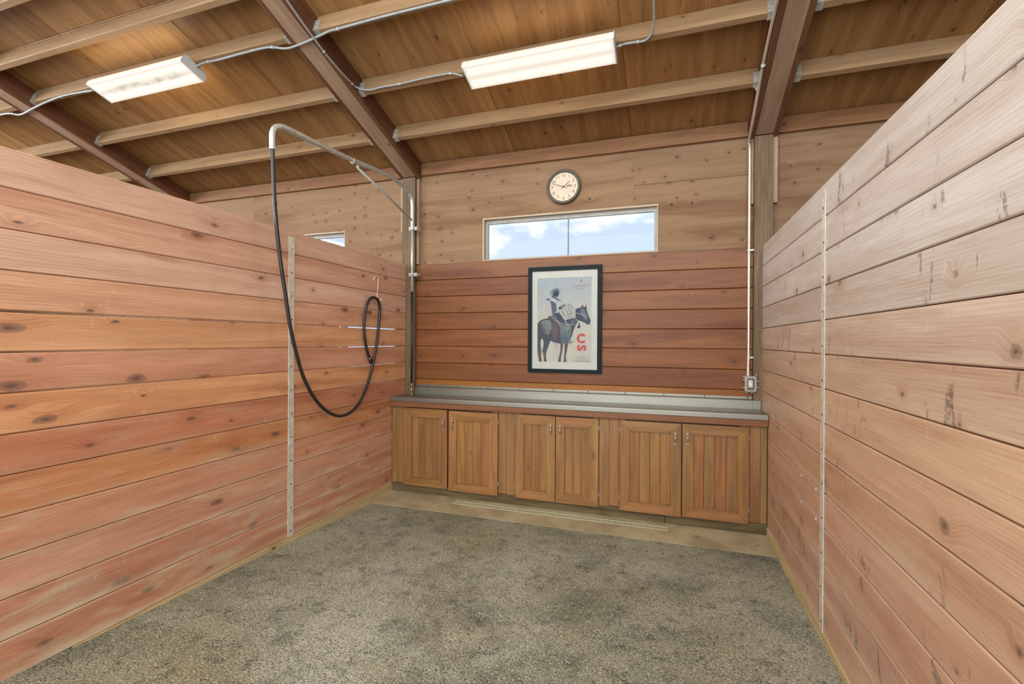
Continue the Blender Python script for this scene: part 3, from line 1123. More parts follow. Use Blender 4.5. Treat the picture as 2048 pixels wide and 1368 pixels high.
# ------------------------------------------------------------------ worktop
CF_Y = 4.155
root = thing('steel_countertop', 'long stainless steel countertop with a raised back edge above the cabinets', 'countertop')
m = MB()
yf, zt = CF_Y, 0.953
m.prism([(XL + 0.006, yf + 0.004, zt - 0.044), (XL + 0.006, yf, zt - 0.040), (XL + 0.006, yf, zt - 0.008), (XL + 0.006, yf + 0.003, zt - 0.002), (XL + 0.006, yf + 0.009, zt),
         (XL + 0.006, 4.466, zt), (XL + 0.006, 4.466, zt - 0.030), (XL + 0.006, yf + 0.02, zt - 0.030), (XL + 0.006, yf + 0.02, zt - 0.044)], (XR - XL - 0.012, 0, 0))
m.build('top', STEEL, root)
m = MB()
m.box((-2.600, 4.462, zt), (0.690, 4.468, 1.030), bev=0.001)
m.box((0.690, 4.462, zt), (XR - 0.008, 4.468, 1.030), bev=0.001)
m.prism([(-2.600, 4.462, 1.030), (-2.600, 4.470, 1.030), (-2.600, 4.4985, 1.036), (-2.600, 4.4985, 1.058), (-2.600, 4.4955, 1.058), (-2.600, 4.4955, 1.040)], (3.290, 0, 0))
bs = m.build('backsplash', STEEL, root)
x = -2.45
while x < 0.69:
    m = MB()
    m.lathe([(0.006, 0), (0.005, 0.003), (0.001, 0.004)], (x, 4.4957, 1.049), (0, -1, 0), 10)
    m.build('screw', NAIL, bs)
    x += 0.345
m = MB()
m.box((XL + 0.004, yf + 0.004, 0.858), (XR - 0.006, yf + 0.038, zt - 0.0445), grain=0, bev=0.002)
m.build('edge_board', RAIL, root)['label'] = 'red cedar board under the steel edge'

# ------------------------------------------------------------------ cabinets
FY = 4.195          # face boards
DY = 4.172          # door fronts


def pull(x, zt_, zb_, parent):
    m = MB()
    yb = DY
    # back plates
    for z, w, h in ((zt_, 0.014, 0.016), (zb_, 0.013, 0.013)):
        m.box((x - w, yb - 0.003, z - h), (x + w, yb + 0.0005, z + h), bev=0.002)
    # turned button at the top, small one below and the bowed grip between them
    m.lathe([(0.005, 0), (0.005, 0.012), (0.011, 0.014), (0.012, 0.019), (0.008, 0.024), (0.001, 0.026)], (x, yb - 0.002, zt_ + 0.002), (0, -1, 0), 12)
    m.lathe([(0.005, 0), (0.005, 0.010), (0.008, 0.012), (0.007, 0.016), (0.001, 0.018)], (x, yb - 0.002, zb_), (0, -1, 0), 12)
    m.tube(smooth_path([(x, yb - 0.014, zt_ - 0.004), (x, yb - 0.026, zt_ - 0.022), (x, yb - 0.028, (zt_ + zb_) / 2), (x, yb - 0.022, zb_ + 0.016), (x, yb - 0.012, zb_ + 0.003)], 5), 0.0042, 8)
    m.build('handle', PEWTER, parent)


def hinge(x, z, parent):
    m = MB()
    m.tube([(x, DY + 0.012, z - 0.026), (x, DY + 0.012, z + 0.026)], 0.0055, 8)
    m.box((x - 0.011, DY + 0.017, z - 0.024), (x + 0.011, DY + 0.0225, z + 0.024))
    m.build('hinge', HINGE, parent)


def door(parent, x0, x1, z0, z1, fi, side, tint, label, hx, hz):
    """frame of four mitred boards, recessed panel of tongue-and-groove boards; fi = inner rectangle"""
    a0, a1, c0, c1 = fi
    m = MB()
    e = Vector((0, 0.020, 0))
    y = DY

    def piece(pts, grain):
        t = [c * rng.uniform(0.94, 1.06) for c in tint]
        m.prism([(p[0], y, p[1]) for p in pts], e, grain=grain, off=(rng.uniform(0, 50), rng.uniform(0, 50)), col=(t[0], t[1], t[2], 0.04))
    g = 0.0016
    piece([(x0, z0), (a0 - g, c0 - g), (a0 - g, c1 + g), (x0, z1)], (0, 0, 1))
    piece([(x1, z0), (x1, z1), (a1 + g, c1 + g), (a1 + g, c0 - g)], (0, 0, 1))
    piece([(x0 + g, z1), (a0, c1 + g), (a1, c1 + g), (x1 - g, z1)], (1, 0, 0))
    piece([(x0 + g, z0), (x1 - g, z0), (a1, c0 - g), (a0, c0 - g)], (1, 0, 0))
    # moulded inner edge
    for (pa, pb) in (((a0, c0), (a1, c0 + 0.006)), ((a0, c1 - 0.006), (a1, c1)), ((a0, c0), (a0 + 0.005, c1)), ((a1 - 0.005, c0), (a1, c1))):
        m.box((pa[0], y + 0.003, pa[1]), (pb[0], y + 0.016, pb[1]), grain=2, tint=tint)
    d = m.build('door', CAB, parent)
    d['label'] = label
    m = MB()
    n = max(2, round((a1 - a0) / 0.082))
    w = (a1 - a0) / n
    for i in range(n):
        t = [c * rng.uniform(0.90, 1.05) for c in tint]
        m.box((a0 + i * w + 0.0006, y + 0.014, c0), (a0 + (i + 1) * w - 0.0006, y + 0.0225, c1), grain=2, tint=t, bev=0.0035)
    m.build('panel', CAB, d)
    pull(hx, hz, hz - 0.082, d)
    xx = x0 - 0.003 if side == 'L' else x1 + 0.003
    for z in (z1 - 0.09, z0 + 0.10):
        hinge(xx, z, d)
    return d


def cabinet(x0, x1, boards, doors, label, tint):
    root = thing('base_cabinet', label, 'cabinet', 'pine cabinets under the counter')
    m = MB()
    zb = 0.074
    m.box((x0 + 0.004, FY + 0.016, zb), (x1 - 0.004, 4.465, 0.9055), grain=0, tint=(0.35, 0.32, 0.3))
    m.build('carcass', CAB, root)
    for (xa, xb) in boards:
        m = MB()
        t = [c * rng.uniform(0.86, 1.0) for c in tint]
        m.box((xa + 0.0006, FY, zb + rng.uniform(-0.006, 0.004)), (xb - 0.0006, FY + 0.016, 0.9055), grain=2, tint=t, dust=0.12, bev=0.003)
        m.build('stile', CAB, root)
    for dd in doors:
        door(root, *dd)
    return root


T = (1, 1, 1)
cabinet(-2.702, -1.450, [(-2.702, -2.653), (-2.653, -2.575), (-2.575, -2.50), (-1.60, -1.533), (-1.533, -1.450)],
        [(-2.555, -2.066, 0.064, 0.846, (-2.465, -2.150, 0.144, 0.760), 'L', (0.98, 0.96, 0.95), 'weathered left door', -2.100, 0.742),
         (-2.047, -1.533, 0.055, 0.838, (-1.963, -1.623, 0.135, 0.752), 'R', (1.08, 1.05, 1.0), 'paler right door', -2.004, 0.738)],
        'weathered pine cabinet at the left end under the boom', T)
cabinet(-1.450, -0.489, [(-1.450, -1.367), (-1.367, -1.30), (-0.63, -0.578), (-0.578, -0.489)],
        [(-1.354, -0.975, 0.060, 0.844, (-1.273, -1.058, 0.143, 0.760), 'L', (1.04, 1.02, 0.98), 'left door', -1.012, 0.752),
         (-0.967, -0.583, 0.060, 0.842, (-0.886, -0.665, 0.146, 0.755), 'R', (1.06, 1.03, 0.98), 'right door', -0.925, 0.752)],
        'narrower middle pine cabinet under the framed poster', T)
cabinet(-0.489, 0.756, [(-0.489, -0.402), (-0.402, -0.34), (0.56, 0.631), (0.631, 0.709), (0.709, 0.756)],
        [(-0.397, 0.108, 0.058, 0.842, (-0.313, 0.023, 0.143, 0.759), 'L', (1.0, 0.97, 0.92), 'left door', 0.063, 0.752),
         (0.119, 0.620, 0.064, 0.843, (0.204, 0.537, 0.148, 0.761), 'R', (0.96, 0.93, 0.88), 'right door', 0.159, 0.759)],
        'pine cabinet at the right end below the outlet box', T)

m = MB()
m.box((XL + 0.002, FY + 0.001, -0.075), (-0.02, 4.29, 0.071), grain=0, dust=0.25, bev=0.004)
m.box((-0.018, FY + 0.002, -0.075), (XR - 0.002, 4.29, 0.070), grain=0, tint=(0.92, 0.95, 0.9), dust=0.2, bev=0.004)
tag(m.build('sill_timber', KICK), 'dark stained timber lying on the concrete under the cabinet doors', 'beam')


# ------------------------------------------------------------------ drain grates
def grate(xa, xb, label):
    m = MB()
    z = az(4.09) + 0.001
    zt_, zb_ = z, z - 0.005
    ya, yb = DY0 + 0.001, DY1 - 0.001
    xa += 0.001
    xb -= 0.001
    m.box((xa, ya, zb_), (xb, ya + 0.008, zt_))
    m.box((xa, yb - 0.008, zb_), (xb, yb, zt_))
    for f in (0.36, 0.66):
        yy = ya + (yb - ya) * f
        m.box((xa, yy - 0.0025, zb_), (xb, yy + 0.0025, zt_ - 0.002))
    n = max(3, round((xb - xa) / 0.0255))
    for i in range(n + 1):
        xx = xa + (xb - xa - 0.008) * i / n
        m.box((xx, ya + 0.008, zb_), (xx + 0.008, yb - 0.008, zt_))
    o = m.build('drain_grate', DRAIN)
    return tag(o, label, 'drain grate', 'grates over the floor drain')


grate(DX0, -1.437, 'cream slotted drain grate at the left end, below the left cabinet')
grate(-1.437, -0.949, 'cream slotted drain grate below the middle cabinet, left half')
grate(-0.949, -0.462, 'cream slotted drain grate below the middle cabinet, right half')
grate(-0.462, DX1, 'cream slotted drain grate at the right end, below the right cabinet')

# ------------------------------------------------------------------ wash boom
PXx, PYy = -2.590, 4.385
root = thing('wash_boom', 'galvanised swing boom arm on the corner post carrying the wash hose', 'wash boom')
vert = [(PXx, PYy, 2.05), (PXx, PYy, 2.5), (PXx, PYy, 2.85), (PXx, PYy, 2.96)]
bend = [(PXx, PYy - 0.012, 3.03), (PXx, PYy - 0.05, 3.072), (PXx, PYy - 0.12, 3.098)]
arm = [on_x(780, 353, PXx), on_x(700, 318, PXx), on_x(630, 285, PXx), on_x(575, 258, PXx)]
tip = [on_x(560, 253.5, PXx), on_x(550, 256, PXx), on_x(545, 266, PXx), on_x(544.5, 282, PXx), on_x(545, 299, PXx)]
m = MB()
m.tube([(PXx, PYy, 2.05), (PXx, PYy, 2.73)], 0.0145, 14)
m.build('upright_pipe', GALV, root)
m = MB()
m.tube(smooth_path([(PXx, PYy, 2.70), (PXx, PYy, 2.84), (PXx, PYy, 2.95)] + bend + arm + tip, 8), 0.020, 14)
m.build('arm_pipe', GALV, root)
pa, pb = on_x(716, 334, PXx), Vector((PXx, PYy - 0.018, 2.81))
m = MB()
m.tube([pa + Vector((0, 0.0, -0.01)), pa.lerp(pb, 0.5), pb], 0.0105, 8)
m.tube([pa + Vector((0, -0.012, 0.006)), pa + Vector((0, 0.016, -0.012))], 0.013, 8)
m.build('brace', GALV, root)
m = MB()
q = on_x(706, 322, PXx)
d = (arm[0] - arm[1]).normalized()
m.tube([q - d * 0.012, q + d * 0.012], 0.0245, 12)
m.build('clamp', GALV, root)
for z in (2.722, 2.232):
    m = MB()
    m.box((PXx - 0.045, PYy + 0.004, z - 0.019), (PXx + 0.055, PYy + 0.016, z + 0.019), bev=0.002)
    m.box((PXx - 0.022, PYy - 0.024, z - 0.017), (PXx + 0.022, PYy + 0.006, z + 0.017), bev=0.004)
    m.box((PXx - 0.045, PYy + 0.016, z - 0.015), (PXx - 0.028, 4.470, z + 0.015), bev=0.002)
    m.box((PXx + 0.036, PYy + 0.016, z - 0.015), (PXx + 0.055, 4.4985 if False else 4.470, z + 0.015), bev=0.002)
    m.lathe([(0.006, 0), (0.006, 0.006), (0.001, 0.007)], (PXx + 0.044, PYy + 0.004, z), (0, -1, 0), 8)
    m.build('bracket', GALV, root)

root = thing('supply_hose', 'black supply hose rising from the counter up to the boom pipe', 'hose')
m = MB()
m.tube([(PXx, PYy, 1.075), (PXx + 0.001, PYy, 1.5), (PXx, PYy, 2.052)], 0.0125, 12)
m.build('tube', RUBBER, root)
m = MB()
m.lathe([(0.017, 0), (0.017, 0.008), (0.011, 0.010), (0.011, 0.03), (0.017, 0.034), (0.017, 0.062), (0.0125, 0.066), (0.0125, 0.085), (0.016, 0.088), (0.016, 0.118), (0.013, 0.122)], (PXx, PYy, 0.9535), (0, 0, 1), 14)
m.build('fitting', BRASS, root)['label'] = 'brass hose fitting on the countertop'

# the long hose hanging from the boom tip to the hook
HX0, HY0 = PXx, on_x(545, 298, PXx).y
HK = Vector((XL + 0.030, 3.905, 1.965))


def on_hose(px, py):
    a = Vector((HX0, HY0, 0))
    b_ = Vector((HK.x, HK.y, 0))
    t = (b_ - a)
    n = Vector((t.y, -t.x, 0)).normalized()
    r = pray(px, py)
    return CAMP + r * (n.dot(a - CAMP) / n.dot(r))


root = thing('wash_hose', 'long black hose hanging in a deep loop from boom tip to wall hook', 'hose')
pp = [(545, 292), (546, 330), (549, 400), (554, 460), (562, 530), (571, 590), (580, 650), (591, 700), (606, 752), (628, 795), (652, 821), (678, 832), (702, 824), (722, 800), (737, 762), (747, 722), (753, 690), (757, 655), (759.5, 625)]
path = [on_hose(x, y) for x, y in pp]
hk = [on_x(x, y, XL + d_) for x, y, d_ in ((759, 611, 0.032), (756, 601, 0.034), (750, 595.5, 0.034), (742, 596, 0.034), (735, 606, 0.032), (730, 627, 0.028), (728, 650, 0.026), (729, 672, 0.026), (732, 692, 0.026), (736, 708, 0.026), (739.5, 717, 0.026))]
m = MB()
m.tube(smooth_path(path + hk, 8), 0.0135, 12)
m.build('tube', RUBBER, root)
e1 = hk[-1]
d = (hk[-1] - hk[-2]).normalized()
m = MB()
m.lathe([(0.0135, -0.012), (0.016, -0.010), (0.016, 0.0), (0.0135, 0.002)], e1, d, 12)
m.build('ferrule', BRASS, root)
m = MB()
m.lathe([(0.012, 0.001), (0.020, 0.004), (0.020, 0.022), (0.014, 0.026), (0.014, 0.05), (0.010, 0.052)], e1, d, 12)
m.build('nozzle', RUBBER, root)

root = thing('hose_hook', 'thin pale wire hook on the left board wall holding the hose loop', 'hook')
hy = 3.925
m = MB()
m.tube(smooth_path([(XL + 0.004, hy - 0.055, 2.115), (XL + 0.010, hy - 0.045, 2.140), (XL + 0.016, hy - 0.022, 2.155), (XL + 0.016, hy - 0.002, 2.140), (XL + 0.014, hy, 2.08), (XL + 0.012, hy - 0.006, 2.0), (XL + 0.012, hy - 0.010, 1.935), (XL + 0.02, hy - 0.012, 1.915), (XL + 0.045, hy - 0.008, 1.918), (XL + 0.060, hy + 0.0, 1.940)], 6), 0.0048, 8)
m.build('wire', CONDUIT, root)
m = MB()
m.lathe([(0.008, 0), (0.006, 0.004), (0.001, 0.005)], (XL + 0.0005, hy - 0.003, 2.02), (1, 0, 0), 8)
m.build('screw', NAIL, root)

# ------------------------------------------------------------------ clock
def text_mesh(body, size, name, mat, parent, origin, xdir, ydir, depth=0.0006, shear=0.0, bold=0.0, align='CENTER'):
    cu = bpy.data.curves.new(name, 'FONT')
    cu.body = body
    cu.size = size
    cu.align_x = align
    cu.align_y = 'CENTER'
    cu.shear = shear
    cu.offset = bold
    cu.resolution_u = 3
    to = bpy.data.objects.new(name, cu)
    COL.objects.link(to)
    dg = bpy.context.evaluated_depsgraph_get()
    me = bpy.data.meshes.new_from_object(to.evaluated_get(dg))
    bpy.data.objects.remove(to)
    X, Y = Vector(xdir), Vector(ydir)
    Z = X.cross(Y)
    for v in me.vertices:
        v.co = Vector(origin) + X * v.co.x + Y * v.co.y + Z * depth
    me.materials.clear()
    me.materials.append(mat)
    me.name = name
    o = bpy.data.objects.new(name, me)
    COL.objects.link(o)
    if parent:
        o.parent = parent
    return o


CX, CZ, CRD = -0.985, 3.050, 0.168
root = thing('wall_clock', 'round wall clock with dark case on the plywood above the window', 'clock')
m = MB()
yw = PY0 - 0.001
m.lathe([(CRD - 0.012, 0), (CRD, 0.004), (CRD + 0.002, 0.030), (CRD - 0.003, 0.040), (CRD - 0.012, 0.043), (CRD - 0.022, 0.040), (CRD - 0.026, 0.030), (CRD - 0.028, 0.020)], (CX, yw, CZ), (0, -1, 0), 64)
m.build('case', CLKC, root)
m = MB()
m.lathe([(CRD - 0.027, 0.018), (CRD - 0.027, 0.0215)], (CX, yw, CZ), (0, -1, 0), 64, smooth=False)
face = m.build('dial', CLKF, root)
yd = yw - 0.0216
for h in range(1, 13):
    a = math.radians(90 - 30 * h)
    rr_ = 0.113
    text_mesh(str(h), 0.043, 'numeral', INK, face, (CX + rr_ * math.cos(a), yd - 0.0003, CZ + rr_ * math.sin(a)), (1, 0, 0), (0, 0, 1))
m = MB()
for h in range(12):
    a = math.radians(30 * h)
    if h == 0:
        continue
    m.lathe([(0.0025, 0), (0.0025, 0.0006)], (CX + 0.07 * math.cos(a), yd, CZ + 0.07 * math.sin(a)), (0, -1, 0), 8)
m.build('minute_dots', plain('faded_ink', lin(176, 150, 130), 0.6), face)
m = MB()
m.box((CX + 0.034, yd - 0.0012, CZ - 0.008), (CX + 0.082, yd, CZ + 0.013))
m.box((CX + 0.0355, yd - 0.0016, CZ - 0.0065), (CX + 0.062, yd - 0.001, CZ + 0.003), mi=1)
m.box((CX + 0.0635, yd - 0.0016, CZ - 0.0065), (CX + 0.0805, yd - 0.001, CZ + 0.003), mi=1)
m.build('date_window', [plain('date_frame', lin(96, 80, 68), 0.6), plain('date_card', lin(186, 170, 150), 0.6)], face)


def hand(name, ang, length, tail, w, dy):
    a = math.radians(90 - ang)
    d_ = Vector((math.cos(a), 0, math.sin(a)))
    n_ = Vector((-d_.z, 0, d_.x))
    o_ = Vector((CX, yd - dy, CZ))
    m_ = MB()
    m_.prism([o_ - d_ * tail + n_ * w, o_ - d_ * tail - n_ * w, o_ + d_ * length - n_ * w * 0.6, o_ + d_ * length + n_ * w * 0.6], Vector((0, -0.0015, 0)))
    m_.build(name, plain('clock_hand', lin(104, 72, 54), 0.5), root)


hand('hour_hand', 52, 0.080, 0.026, 0.0036, 0.002)
hand('minute_hand', 289, 0.122, 0.032, 0.0032, 0.005)
m = MB()
m.lathe([(0.006, 0), (0.006, 0.008), (0.003, 0.009)], (CX, yd, CZ), (0, -1, 0), 12)
m.build('hub', plain('clock_hub', lin(104, 72, 54), 0.5), root)

# ------------------------------------------------------------------ framed poster
root = thing('framed_poster', 'black framed cowboy poster hanging on the red-brown boards above the counter', 'picture')
fx0, fx1, fz0, fz1 = -1.326, -0.600, 1.222, 2.262
ix0, ix1, iz0, iz1 = -1.286, -0.640, 1.258, 2.220
qx0, qx1, qz0, qz1 = -1.231, -0.697, 1.327, 2.150
yfront, yback = 4.468, 4.4985


def quad_ring(m_, o_, i_, ya, yb):
    (a0, a1, c0, c1), (b0, b1, d0, d1) = o_, i_
    for pts in ([(a0, c0), (b0, d0), (b0, d1), (a0, c1)], [(a1, c0), (a1, c1), (b1, d1), (b1, d0)], [(a0, c1), (b0, d1), (b1, d1), (a1, c1)], [(a0, c0), (a1, c0), (b1, d0), (b0, d0)]):
        m_.prism([(p[0], ya, p[1]) for p in pts], Vector((0, yb - ya, 0)))


m = MB()
quad_ring(m, (fx0, fx1, fz0, fz1), (ix0, ix1, iz0, iz1), yfront, yback)
m.build('frame', BLACKM, root)
m = MB()
quad_ring(m, (ix0, ix1, iz0, iz1), (qx0, qx1, qz0, qz1), 4.480, 4.483)
m.build('mat', MAT, root)
m = MB()
m.box((ix0, 4.4835, iz0), (ix1, 4.4865, iz1))
art = m.build('print', PAPER, root)
m = MB()
m.box((ix0, 4.4735, iz0), (ix1, 4.4755, iz1))
m.build('glazing', GLASS, root)


def pt(x, y):
    """tracing coordinates -> place on the print"""
    t = (y - 237) / 890
    xl, xr = 292 - 7 * t, 862 - 12 * t
    u = (x - xl) / (xr - xl)
    yt, yb_ = 245 - 15 * u, 1120 + 18 * u
    v = (y - yt) / (yb_ - yt)
    return qx0 + min(max(u, 0), 1) * (qx1 - qx0), qz1 - min(max(v, 0), 1) * (qz1 - qz0)


def art_mat(name, c, var=0.35):
    return plain(name, lin(*c), 0.75, 0, 0.15, var * 0.5, 45)


k_ = NT('print_ground')
tn = k_.n('ShaderNodeTexCoord')
sx_ = k_.n('ShaderNodeSeparateXYZ')
k_.l(tn.outputs['Object'], sx_.inputs[0])
pn = k_.noise(tn.outputs['Object'], 14.0, 5, 0.65)
gz = k_.ramp01(k_.math('MULTIPLY_ADD', pn, 0.25, sx_.outputs[2]), 1.75, 2.25)
pc = k_.mix(gz, lin(168, 165, 152), lin(142, 151, 156))
k_.l(k_.mix(k_.math('MULTIPLY', k_.ramp01(pn, 0.45, 0.75), 0.35), pc, lin(134, 138, 138)), k_.b.inputs['Base Color'])
k_.b.inputs['Roughness'].default_value = 0.75
k_.b.inputs['Specular IOR Level'].default_value = 0.1
art.data.materials[0] = k_.m
A_SLATE = art_mat('art_slate', (44, 52, 64), 0.5)
A_NAVY = art_mat('art_navy', (36, 48, 68))
A_GREY = art_mat('art_grey', (108, 118, 130))
A_MOTT = art_mat('art_mottle', (112, 116, 112), 0.6)
A_PALE = art_mat('art_pale', (150, 158, 160))
A_BROWN = art_mat('art_brown', (70, 56, 54))
A_GREEN = art_mat('art_green', (106, 118, 110), 0.6)
A_TEAL = art_mat('art_teal', (64, 86, 98), 0.6)
A_MAROON = art_mat('art_maroon', (88, 62, 70))
A_ROPE = art_mat('art_rope', (176, 178, 172), 0.2)
A_RED = plain('art_red', lin(176, 38, 36), 0.7, 0, 0.15, 0.08, 30)
A_RED2 = plain('art_soft_red', lin(190, 104, 112), 0.7, 0, 0.15, 0.05, 30)
A_TXT = plain('art_faint_text', lin(126, 128, 126), 0.7, 0, 0.15, 0.05, 30)
YP = 4.4835
lay = [0]


def flat(name, mat, polys, parent):
    lay[0] += 1
    y = YP - 0.00025 * lay[0]
    m_ = MB()
    for pl_ in polys:
        q = [pt(*p) for p in pl_]
        b0 = len(m_.v)
        for p in q:
            m_.v.append(Vector((p[0], y, p[1])))
        m_.face(list(range(b0, b0 + len(q))))
    o_ = m_.build(name, mat, parent, recalc=False)
    bm = bmesh.new()
    bm.from_mesh(o_.data)
    bmesh.ops.triangulate(bm, faces=bm.faces)
    bm.to_mesh(o_.data)
    bm.free()
    return o_


def strokes(lines, w):
    out = []
    for ln in lines:
        for i in range(len(ln) - 1):
            (xa, ya), (xb, yb_) = ln[i], ln[i + 1]
            L_ = math.hypot(xb - xa, yb_ - ya) or 1
            nx, ny = -(yb_ - ya) / L_ * w / 2, (xb - xa) / L_ * w / 2
            ex, ey = (xb - xa) / L_ * w * 0.3, (yb_ - ya) / L_ * w * 0.3
            out.append([(xa + nx - ex, ya + ny - ey), (xb + nx + ex, yb_ + ny + ey), (xb - nx + ex, yb_ - ny + ey), (xa - nx - ex, ya - ny - ey)])
    return out


def ring(cx, cy, rx, ry, n=26, a0=0, a1=360):
    return [(cx + rx * math.cos(math.radians(a0 + (a1 - a0) * i / n)), cy + ry * math.sin(math.radians(a0 + (a1 - a0) * i / n))) for i in range(n + 1)]


horse = [(289, 716), (304, 698), (322, 684), (345, 674), (370, 668), (405, 662), (440, 662), (480, 672), (540, 690), (600, 690), (640, 672), (690, 660), (700, 600), (690, 575), (715, 560), (745, 558), (752, 545), (772, 522), (776, 555), (790, 548), (808, 522), (806, 565), (812, 596), (822, 630), (834, 660), (845, 688), (848, 705), (838, 722), (836, 732), (815, 736), (800, 728),
         (795, 718), (760, 705), (730, 690), (715, 702), (700, 730), (690, 748), (672, 790), (660, 840), (640, 890), (618, 915), (612, 945), (606, 980), (602, 1010), (592, 1040), (588, 1075), (592, 1100), (598, 1118), (598, 1128), (566, 1128), (564, 1112), (572, 1080), (572, 1050), (576, 1010), (575, 940), (560, 935), (558, 990), (548, 1030), (540, 1060), (537, 1090), (537, 1125),
         (505, 1125), (506, 1112), (514, 1095), (516, 1072), (528, 1030), (535, 1000), (533, 935), (500, 925), (470, 920), (440, 905), (428, 896), (415, 930), (400, 975), (386, 1005), (380, 1040), (378, 1075), (384, 1100), (388, 1122), (358, 1122), (355, 1100), (356, 1080), (346, 1035), (338, 1005), (350, 965), (354, 920), (346, 888), (337, 876), (326, 890), (319, 930), (322, 965), (330, 1000),
         (332, 1030), (324, 1055), (322, 1080), (334, 1105), (336, 1118), (302, 1120), (300, 1095), (292, 1050), (286, 1000), (288, 900)]
flat('horse_shape', A_SLATE, [horse], art)
flat('horse_legs', A_BROWN, [[(533, 945), (560, 940), (556, 995), (545, 1040), (536, 1085), (537, 1124), (506, 1124), (516, 1075), (532, 1015)], [(576, 940), (612, 940), (602, 1010), (590, 1050), (588, 1080), (597, 1127), (567, 1127), (573, 1070), (577, 1010)],
                                [(288, 1000), (320, 960), (331, 1005), (330, 1035), (322, 1060), (334, 1116), (303, 1118), (293, 1050)], [(342, 1010), (385, 1000), (378, 1040), (376, 1080), (386, 1120), (359, 1120), (357, 1080)]], art)
flat('horse_rump', A_MOTT, [[(312, 716), (345, 690), (390, 680), (425, 690), (442, 730), (440, 775), (425, 815), (395, 838), (362, 815), (345, 770), (325, 740)]], art)
flat('horse_rump_shade', A_SLATE, [[(318, 712), (330, 705), (352, 745), (370, 785), (378, 800), (368, 800), (345, 755)]] + [[(x_, y_), (x_ + w_, y_ - 2), (x_ + w_ * 1.2, y_ + w_ * 0.7), (x_ + 1, y_ + w_)] for x_, y_, w_ in [(rng.uniform(358, 430), rng.uniform(695, 815), rng.uniform(3, 8)) for i in range(46)]], art)
flat('saddle_blanket', A_MAROON, [[(457, 690), (500, 706), (506, 760), (500, 880), (480, 905), (452, 898), (448, 800)]], art)
flat('horse_face', art_mat('art_face_grey', (86, 96, 108), 0.5), [[(740, 572), (762, 566), (790, 580), (800, 620), (812, 660), (822, 690), (806, 700), (780, 680), (760, 640), (745, 610)], [(640, 690), (670, 676), (690, 690), (685, 720), (660, 735), (640, 720)]], art)
flat('horse_mane', A_NAVY, [[(690, 600), (705, 572), (745, 560), (742, 580), (722, 600), (712, 640), (695, 660)], [(560, 690), (640, 672), (690, 664), (668, 690), (600, 712)], [(712, 752), (722, 744), (724, 715), (734, 715), (738, 745), (745, 762), (732, 776), (722, 772), (706, 770)]], art)
flat('saddle', art_mat('art_saddle', (62, 62, 72)), [[(398, 660), (410, 642), (436, 634), (470, 646), (520, 680), (520, 712), (470, 700), (430, 676)]], art)
flat('chaps', A_GREEN, [[(500, 640), (560, 660), (590, 690), (620, 724), (645, 752), (652, 772), (640, 792), (600, 800), (560, 792), (530, 770), (512, 730), (498, 690)]], art)
flat('chaps_lower', A_TEAL, [[(527, 760), (560, 790), (600, 800), (648, 790), (650, 806), (640, 860), (638, 905), (620, 934), (545, 930), (526, 900), (535, 850), (525, 800)]], art)
flat('fringe', A_MOTT, strokes([[(540 + 9 * i, 790 + 3 * (i % 3)), (538 + 9 * i, 830 + 9 * (i % 4))] for i in range(12)] + [[(640, 790), (634, 850), (628, 905)], [(532, 770), (540, 840), (528, 900)]], 3), art)
flat('boot', art_mat('art_boot', (124, 116, 108)), [[(620, 896), (640, 908), (660, 912), (679, 909), (664, 922), (640, 930), (618, 930)], [(540, 928), (640, 926), (640, 934), (540, 938)]], art)
flat('girth', A_NAVY, strokes([[(430, 900), (450, 912), (490, 918), (500, 910)], [(478, 925), (475, 950), (478, 975)], [(500, 925), (488, 960), (505, 1005)], [(512, 925), (530, 950), (565, 955)]], 3), art)
flat('trousers', A_NAVY, [[(440, 598), (520, 600), (548, 640), (575, 690), (600, 740), (560, 740), (500, 690), (450, 640)]], art)
flat('shirt', A_PALE, [[(375, 462), (390, 454), (425, 458), (446, 444), (490, 440), (508, 455), (520, 500), (524, 560), (516, 606), (470, 610), (440, 596), (442, 545), (424, 482)]], art)
flat('vest', art_mat('art_vest', (70, 72, 92)), [[(424, 478), (455, 486), (490, 512), (496, 560), (486, 604), (440, 602), (442, 545)], [(446, 446), (480, 438), (512, 462), (556, 482), (520, 482), (480, 458)]], art)
flat('sleeve', A_NAVY, [[(516, 548), (556, 528), (584, 516), (592, 530), (566, 548), (534, 574), (520, 572)], [(376, 462), (388, 456), (424, 462), (430, 474), (400, 474)]], art)
flat('head_shape', A_NAVY, [[(458, 398), (476, 378), (500, 372), (523, 382), (521, 400), (523, 412), (515, 420), (512, 434), (498, 440), (476, 434), (452, 444), (440, 452), (452, 424)]], art)
flat('hat', A_GREY, [[(424, 418), (427, 395), (440, 370), (460, 356), (482, 346), (500, 345), (512, 352), (522, 362), (552, 376), (530, 380), (505, 372), (484, 374), (464, 388), (446, 414), (432, 420)]], art)
flat('hat_band', A_NAVY, strokes([[(442, 374), (470, 366), (498, 362), (520, 368)]], 4), art)
flat('rope_coil', A_ROPE, strokes([ring(612, 588, 68, 74), ring(616, 592, 60, 66), ring(608, 582, 54, 60), ring(622, 586, 62, 70), ring(606, 578, 42, 46)], 2.6), art)
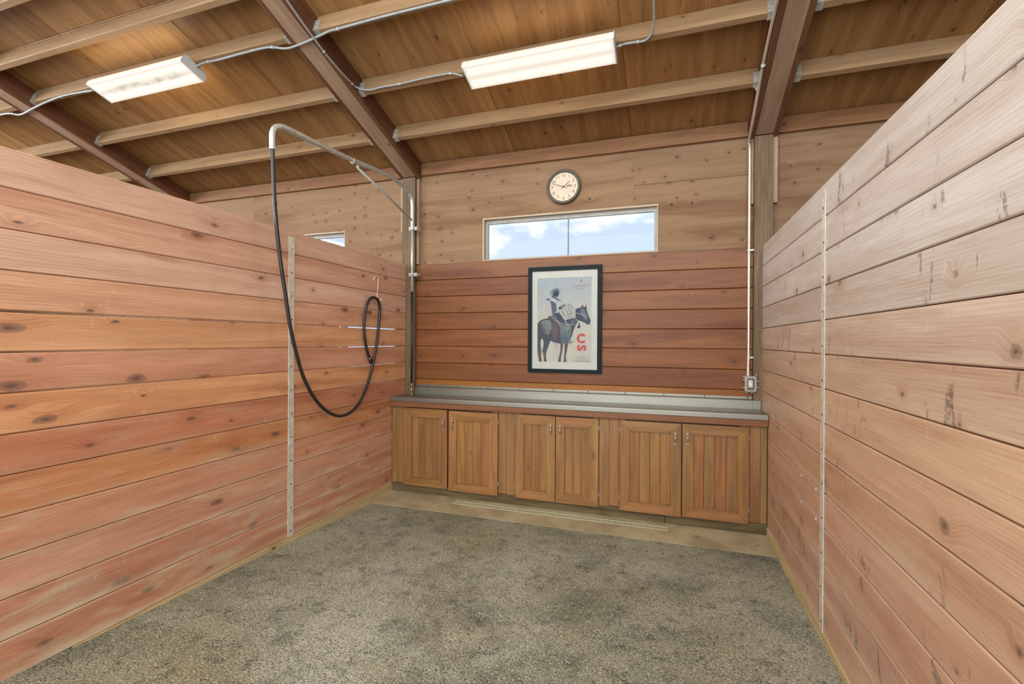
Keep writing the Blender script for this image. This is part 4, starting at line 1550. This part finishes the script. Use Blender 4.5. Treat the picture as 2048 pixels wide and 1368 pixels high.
flat('rope_shade', A_GREY, strokes([ring(614, 590, 64, 70), ring(610, 585, 48, 53), ring(618, 600, 56, 62, 20, 10, 170)], 2.4), art)
flat('rope_lines', A_ROPE, strokes([[(380, 462), (370, 478), (370, 510), (392, 575), (430, 632), (470, 680), (518, 706), (600, 732), (684, 738)], [(384, 464), (396, 520), (436, 590), (478, 650), (516, 704)], [(424, 462), (490, 506), (548, 548)], [(500, 480), (560, 500), (610, 516)],
                                    [(672, 600), (740, 624), (824, 648)], [(676, 652), (704, 682), (724, 706)], [(724, 702), (744, 700), (760, 714), (790, 716)]], 3.6), art)
flat('coil_marks', A_NAVY, strokes([[(584, 560), (616, 618)], [(612, 540), (640, 610)], [(600, 628), (640, 624), (660, 606)]], 3), art)


def pdir(x0_, y0_, x1_, y1_):
    a, c = pt(x0_, y0_), pt(x1_, y1_)
    return Vector((c[0] - a[0], 0, c[1] - a[1])).normalized()


yt_ = YP - 0.00025 * (lay[0] + 2)
px_, pz_ = pt(747, 886)
text_mesh('C', 0.118, 'letter', A_RED, art, (px_, yt_, pz_), (1, 0, 0), (0, 0, 1), bold=0.0035)
px_, pz_ = pt(748, 980)
text_mesh('S', 0.118, 'letter', A_RED, art, (px_, yt_, pz_), (0, 0, -1), (1, 0, 0), bold=0.0035)
px_, pz_ = pt(754, 277)
text_mesh('S', 0.036, 'letter', A_RED, art, (px_, yt_, pz_ + 0.004), (1, 0, 0), (0, 0, 1))
text_mesh('C', 0.026, 'letter', A_RED2, art, (px_ + 0.001, yt_ - 0.0003, pz_ + 0.006), (0, 0, 1), (-1, 0, 0))
px_, pz_ = pt(757, 318)
text_mesh('Calgary Stampede', 0.0225, 'lettering', A_RED2, art, (px_, yt_, pz_), (1, 0.0, 0.03), (0, 0, 1), shear=0.45)
flat('small_print', A_TXT, strokes([[(706, 350), (740, 349)], [(748, 349), (772, 348)], [(778, 348), (800, 348)], [(690, 1068), (800, 1072)], [(700, 1088), (842, 1092)], [(680, 1108), (840, 1112)], [(660, 1122), (842, 1128)]], 3), art)

print('leaves', len([o for o in COL.objects if o.type == 'MESH']))
